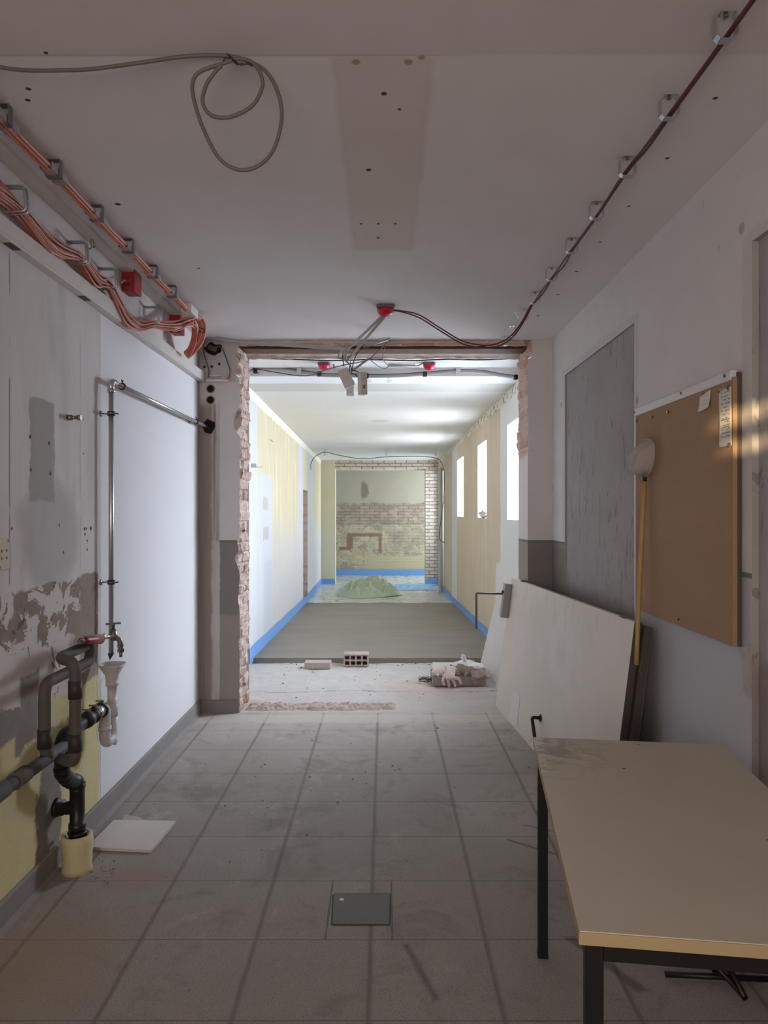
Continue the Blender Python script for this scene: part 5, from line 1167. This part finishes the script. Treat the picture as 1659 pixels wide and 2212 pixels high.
# ------------------------------------------------------------------ things on the raw concrete
def brick_thing(px0, px1, Yf, h, dpt, name, label, holes):
    x0, x1 = (px0-CX)*Yf/F, (px1-CX)*Yf/F
    z0 = .006; m_ = MB()
    if not holes:
        m_.span((x0, Yf, z0), (x1, Yf+dpt, z0+h), .006)
        for v in m_.bm.verts: v.co += Vector((n3(v.co.x*40, v.co.z*40, 1), n3(v.co.x*30, v.co.z*40, 5), n3(v.co.x*30, v.co.y*40, 7)))*.004
        return tag(m_.build(name, M['brickgrey']), label, 'brick')
    w = x1-x0; us = [0]; t = .014; cell = (w-5*t)/4
    for i in range(4): us += [t+i*(cell+t), t+i*(cell+t)+cell]
    us += [w]; ch = (h-3*t)/2; vs = [0, t, t+ch, 2*t+ch, 2*t+2*ch, h]
    hol = [(us[1+2*i], us[2+2*i], vs[1+2*j], vs[2+2*j]) for i in range(4) for j in range(2)]
    pane_with_holes(m_, lambda u, v: (x0+u, Yf, z0+v), (0, w), (0, h), hol)
    for a, b, c, d in hol:
        for p, q in (((a, c), (b, c)), ((b, c), (b, d)), ((b, d), (a, d)), ((a, d), (a, c))): m_.quad((x0+p[0], Yf, z0+p[1]), (x0+q[0], Yf, z0+q[1]), (x0+q[0], Yf+dpt-.01, z0+q[1]), (x0+p[0], Yf+dpt-.01, z0+p[1]))
        m_.quad((x0+a, Yf+dpt-.01, z0+c), (x0+b, Yf+dpt-.01, z0+c), (x0+b, Yf+dpt-.01, z0+d), (x0+a, Yf+dpt-.01, z0+d))
    e = [(x0, Yf, z0), (x1, Yf, z0), (x1, Yf+dpt, z0), (x0, Yf+dpt, z0)]; T = [(a, b, z0+h) for a, b, c in e]
    m_.quad(*T); m_.quad(e[0], e[3], T[3], T[0]); m_.quad(e[1], e[2], T[2], T[1]); m_.quad(e[3], e[2], T[2], T[3]); m_.quad(*e)
    bmesh.ops.remove_doubles(m_.bm, verts=list(m_.bm.verts), dist=.0004)
    return tag(m_.build(name, M['brickgrey']), label, 'brick')
brick_thing(742, 796, 6.80, .113, .15, 'hollow_brick', 'grey hollow brick with eight square holes on the raw concrete', True)
brick_thing(658, 714, 6.68, .062, .12, 'solid_brick', 'grey solid brick lying on the raw concrete beside the hollow one', False)
# cardboard tray with gloves and rag
tx0, tx1, ty0, ty1, tz = .408, .850, 6.03, 6.34, .006
tray = thing('cardboard_tray', 'shallow grey cardboard tray holding gloves on the raw concrete', 'box', ((tx0+tx1)/2, (ty0+ty1)/2, tz))
mb = MB(); mb.span((tx0, ty0, tz), (tx1, ty1, tz+.004)); mb.build('bottom', M['card'], tray)
for a, b in (((tx0, ty0, tz), (tx1, ty0+.004, tz+.078)), ((tx0, ty1-.004, tz), (tx1, ty1, tz+.078)), ((tx0, ty0, tz), (tx0+.004, ty1, tz+.078)), ((tx1-.004, ty0, tz), (tx1, ty1, tz+.078))):
    mb = MB(); mb.span(a, b, .001); mb.build('side_wall', M['card'], tray)
mb = MB(); mb.slab((tx0+.02, ty1-.005, tz+.078), (tx1-tx0-.13, 0, 0), (0, .05, .045), (0, -.003, .003)); mb.build('flap', M['paper'], tray)
def fuse(o, vox=.006, sm=2):
    r = o.modifiers.new('fuse', 'REMESH'); r.mode = 'VOXEL'; r.voxel_size = vox; r.use_smooth_shade = True
    if sm: s_ = o.modifiers.new('soften', 'SMOOTH'); s_.factor = .5; s_.iterations = sm
    return o
def glove(wrist, palm_c, tips, thumb, label, r=.0125, mat='glove'):
    wrist, palm_c = Vector(wrist), Vector(palm_c); mb = MB()
    dirn = (palm_c-wrist).normalized(); side = (Vector(tips[-1][-1])-Vector(tips[0][-1])); side = (side-dirn*side.dot(dirn)).normalized()
    nn = dirn.cross(side).normalized()
    R = Matrix((side, dirn, nn)).transposed()
    mb.ball(palm_c, 1, (.048, .055, .018), 3, R); mb.ball(palm_c.lerp(wrist, .5), 1, (.044, .05, .019), 3, R); mb.ball(wrist, 1, (.050, .035, .021), 3, R)
    for k, tpt in enumerate(tips):
        root_ = palm_c+side*((k-(len(tips)-1)/2)*.023)+dirn*.035
        mb.tube([palm_c+side*((k-(len(tips)-1)/2)*.018), root_]+[Vector(p) for p in tpt], r, 10, 4, rads=[r*1.05]*2+[r*1.05]*(len(tpt)-1)+[r*.8])
    mb.tube([palm_c.lerp(wrist, .4)+side*thumb[0]*.03]+[Vector(p) for p in thumb[1]], r*1.05, 10, 4)
    return tag(fuse(mb.build('work_glove', M[mat]), .0035, 2), label, 'glove', 'work gloves in the cardboard tray')
yg = ty0
gp = lambda px, py, Y: W(px, py, Y)
glove(gp(975, 1445, yg+.05), gp(971, 1457, yg-.012), [[gp(957, 1469, yg-.03), gp(960, 1480, yg-.028)], [gp(968.5, 1472, yg-.034), gp(971, 1485, yg-.030)], [gp(980, 1471, yg-.034), gp(984, 1484, yg-.030)], [gp(990, 1466, yg-.03), gp(996, 1478, yg-.028)]], (-1, [gp(957, 1452, yg-.012), gp(951, 1453, yg+.02)]), 'dusty pale work glove draped over the front of the cardboard tray', .0135)
glove(gp(1018, 1451, yg+.13), gp(999, 1446, yg+.11), [[gp(985, 1442, yg+.09), gp(972, 1436, yg+.08)], [gp(986, 1447, yg+.08), gp(975, 1442, yg+.07)], [gp(988, 1452, yg+.07), gp(978, 1449, yg+.06)], [gp(992, 1457, yg+.06), gp(984, 1456, yg+.05)]], (1, [gp(1008, 1456, yg+.08), gp(1003, 1462, yg+.06)]), 'dark brown work glove lying across the middle of the cardboard tray', .011, 'rag')
glove(gp(940, 1452, yg+.15), gp(952, 1449, yg+.12), [[gp(962, 1446, yg+.11), gp(970, 1446, yg+.10)], [gp(962, 1451, yg+.10), gp(969, 1452, yg+.09)], [gp(960, 1455, yg+.09), gp(967, 1457, yg+.08)], [gp(957, 1459, yg+.08), gp(962, 1461, yg+.07)]], (1, [gp(944, 1458, yg+.10), gp(948, 1461, yg+.08)]), 'pale work glove crumpled at the left end of the cardboard tray', .011)
mb = MB()
RP = [gp(1018, 1456, yg+.04), gp(1047, 1448, yg+.06), gp(1046, 1470, yg-.010), gp(1020, 1482, yg-.012)]
def ragf(u, v):
    p = RP[0].lerp(RP[1], u).lerp(RP[3].lerp(RP[2], u), v)
    over = yg-.012; k = max(0, 1-v*2.2)
    return Vector((p.x, over+.09*k+.010*n3(u*5, v*4), p.z+.010*n3(u*6, v*5, 3)+.012*k))
mb.grid(22, 22, ragf); rg_ = mb.build('cloth_rag', M['rag']); md = rg_.modifiers.new('thickness', 'SOLIDIFY'); md.thickness = .004; tag(rg_, 'brown cloth rag hanging over the right front of the cardboard tray', 'rag')
mb = MB(); mb.ball(gp(1050, 1457, yg+.06), .036, (1, .8, .9), 4, None, .8, 5.5); mb.ball(gp(1040, 1451, yg+.08), .03, (1.2, .8, .7), 3, None, .7, 2.1); tag(fuse(mb.build('crumpled_cloth', M['glove']), .005, 1), 'small crumpled cloth at the right end of the cardboard tray', 'rag')
# white plastic bag behind the tray
mb = MB()
def bagh(u, v):
    a = u*2*PI; r = v; x = .56+.42*u
    return None
t = bmesh.new(); bmesh.ops.create_icosphere(t, subdivisions=5, radius=1.0)
for v in t.verts:
    k = 1+.28*fbm(v.co.x*1.6+4, v.co.y*1.6, v.co.z*1.6)+.10*abs(n3(v.co.x*5, v.co.y*5, v.co.z*5))
    z = max(v.co.z, -.12); v.co = Vector((.745+v.co.x*.155*k, 6.50+v.co.y*.11*k, .018+max(0, z*.085*k+.012)))
for f in t.faces: f.smooth = True
mb.merge(t); mb.tube([gp(1006, 1432, 6.42), gp(1003, 1426, 6.42), gp(1000, 1418, 6.42), gp(997, 1416, 6.42)], .018, 10, 4, rads=[.014, .020, .022, .010]); tag(mb.build('plastic_bag', M['bag']), 'crumpled white plastic bag lying behind the glove tray', 'bag')
mb = MB(); pts = []
for i in range(60): pts.append(Vector((.352+.055*math.cos(i*.9)+.012*n3(i, 1), 6.18+.07*math.sin(i*.9)*(.7+.3*n3(i, 4)), .012+.03*abs(math.sin(i*.37))*(i % 3)/2+.004)))
mb.tube(pts, .0022, 6, 3); tag(mb.build('wire_tangle', M['brown']), 'tangle of thin wire on the concrete at the left end of the tray', 'wire')
# crumbs and small stones
mb = MB(); rnd = random.Random(3)
def crumbs(n, fx_, fy_, smin, smax, zf):
    for _ in range(n):
        x, y = fx_(), fy_(); s_ = smin+(smax-smin)*rnd.random()**3
        mb.ball((x, y, zf(y)+s_*.35), s_, (1, rnd.uniform(.6, 1.1), rnd.uniform(.4, .8)), 1, Matrix.Rotation(rnd.uniform(0, 6), 3, 'Z'), .5, rnd.random()*9)
crumbs(120, lambda: rnd.uniform(-1.0, 1.0), lambda: rnd.uniform(5.6, 6.9), .002, .011, lambda y: .004)
crumbs(110, lambda: rnd.uniform(-1.0, .9), lambda: rnd.gauss(6.9, .04), .002, .010, lambda y: .006)
crumbs(90, lambda: rnd.uniform(-1.2, .9), lambda: rnd.uniform(3.4, 5.25), .002, .007, lambda y: 0)
crumbs(70, lambda: rnd.gauss(-.42, .22), lambda: rnd.gauss(3.75, .35), .002, .008, lambda y: 0)
crumbs(60, lambda: rnd.uniform(-1.25, 1.0), lambda: rnd.uniform(2.0, 3.4), .0015, .004, lambda y: 0)
crumbs(45, lambda: rnd.gauss(-1.14, .05), lambda: rnd.gauss(2.93, .06), .002, .006, lambda y: 0)
tag(mb.build('rubble_crumbs', M['debris']), 'loose rubble crumbs scattered over the concrete and tiles', 'rubble', kind='stuff')

# ------------------------------------------------------------------ far end: tarpaulin, blue film, cable, brackets
mb = MB(); zf = ffl(13.7)
def tarp(u, v):
    a = u*2*PI; r = v
    x = -.32+.62*r*math.cos(a)*(1+.10*math.sin(3*a+1)); y = 13.72+.55*r*math.sin(a)*(1+.12*math.sin(2*a))
    e = 1-r**2
    hb_ = .15*e+.20*math.exp(-((x+.20)**2/.05+(y-13.9)**2/.05))+.13*math.exp(-((x+.55)**2/.03+(y-13.75)**2/.06))+.12*math.exp(-((x-.02)**2/.03+(y-13.65)**2/.05))
    fold = .16*(.42-abs(fbm(x*4.2+2+.9*n3(x*2, y*2), y*3.4, 1)))*min(1, e*2.2)+.08*(.4-abs(n3(x*8, y*7, 2)))*min(1, e*3)
    return (x+.05*n3(x*5, y*5, 7)*e, y, zf+.008+max(0, hb_*.80+fold)*(1 if r < .999 else .2))
mb.grid(120, 56, tarp); tag(mb.build('tarpaulin', M['tarp']), 'crumpled heap of pale green tarpaulin on the membrane at the far end', 'tarpaulin')
g = G('blue_sheet_film', True); g.out(S(150, 200, 240), .25, g.noise(6, 5), .3, .02, spec=.5); g.b.inputs['Alpha'].default_value = .8
mb = MB(); mb.grid(60, 40, lambda u, v: (-.9+1.95*u+.05*n3(u*4, v*4), 14.55+1.30*v+.25*n3(u*3, 1)*(1-v), ffl(14.6)+.012+.07*abs(fbm(u*5, v*4, 3))*min(1, min(u, 1-u)*8)*min(1, min(v, 1-v)*8)))
tag(mb.build('plastic_sheet', g.mat), 'thin blue plastic sheet spread on the floor behind the tarpaulin heap', 'plastic sheet')
mb = MB(); mb.tube([W(px, py, Y) for px, py, Y in ((671.5, 1004, 13.2), (679, 988, 13.25), (700.8, 977, 13.3), (730, 983, 13.3), (770, 990, 13.3), (800, 990, 13.3), (833, 987, 13.3), (900, 985.5, 13.3), (939.5, 989, 13.3), (952.5, 998, 13.5), (958.5, 1015, 14.2), (959.3, 1048, 14.3), (957, 1090, 14.3), (949, 1150, 14.2), (950, 1165, 14.2), (961, 1173, 14.1))], .006, 8, 6); tag(mb.build('black_cable', M['blackc']), 'thin dark cable sagging across the far corridor ceiling and down the right wall', 'cable')
for k, (px, lb) in enumerate(((701, 'first small steel hanger on the far corridor ceiling, at left'), (834.5, 'middle small steel hanger on the far corridor ceiling'), (941, 'small steel hanger on the far corridor ceiling, at the right wall'))):
    X = (px-CX)*13.3/F; zc = cceil(13.3); r = thing('cable_hanger', lb, 'hanger', (X, 13.3, zc-.12), 'small hangers on the far corridor ceiling')
    mb = MB(); mb.span((X-.016, 13.298, zc-.115), (X+.016, 13.304, zc)); mb.build('strap', M['clip'], r); mb = MB(); mb.span((X-.018, 13.28, zc-.118), (X+.018, 13.32, zc-.112)); mb.build('hook', M['clip'], r)
p = W(672, 1004, 13.2); mb = MB(); mb.span((cxl(13.2), 13.17, p.z-.09), (cxl(13.2)+.03, 13.23, p.z+.02), .003); tag(mb.build('wall_clip', M['clip']), 'steel clip on the left corridor wall where the far cable starts', 'clip')
p = W(543, 1006, 6.95); mb = MB(); mb.span((cxl(6.9), 6.90, p.z-.02), (cxl(6.9)+.05, 6.93, p.z+.018), .002); mb.span((cxl(6.9)+.0, 6.90, p.z-.02), (cxl(6.9)+.11, 6.915, p.z-.012)); tag(mb.build('wall_bracket', M['clip']), 'short steel bracket on the left corridor wall just behind the jamb', 'bracket')
mb = MB(); mb.rod((1.13, 14.45, ffl(14.45)), (1.13, 14.45, 2.35), .045, 16); tag(mb.build('downpipe', M['whitep']), 'white vertical pipe at the far right corridor corner', 'pipe')
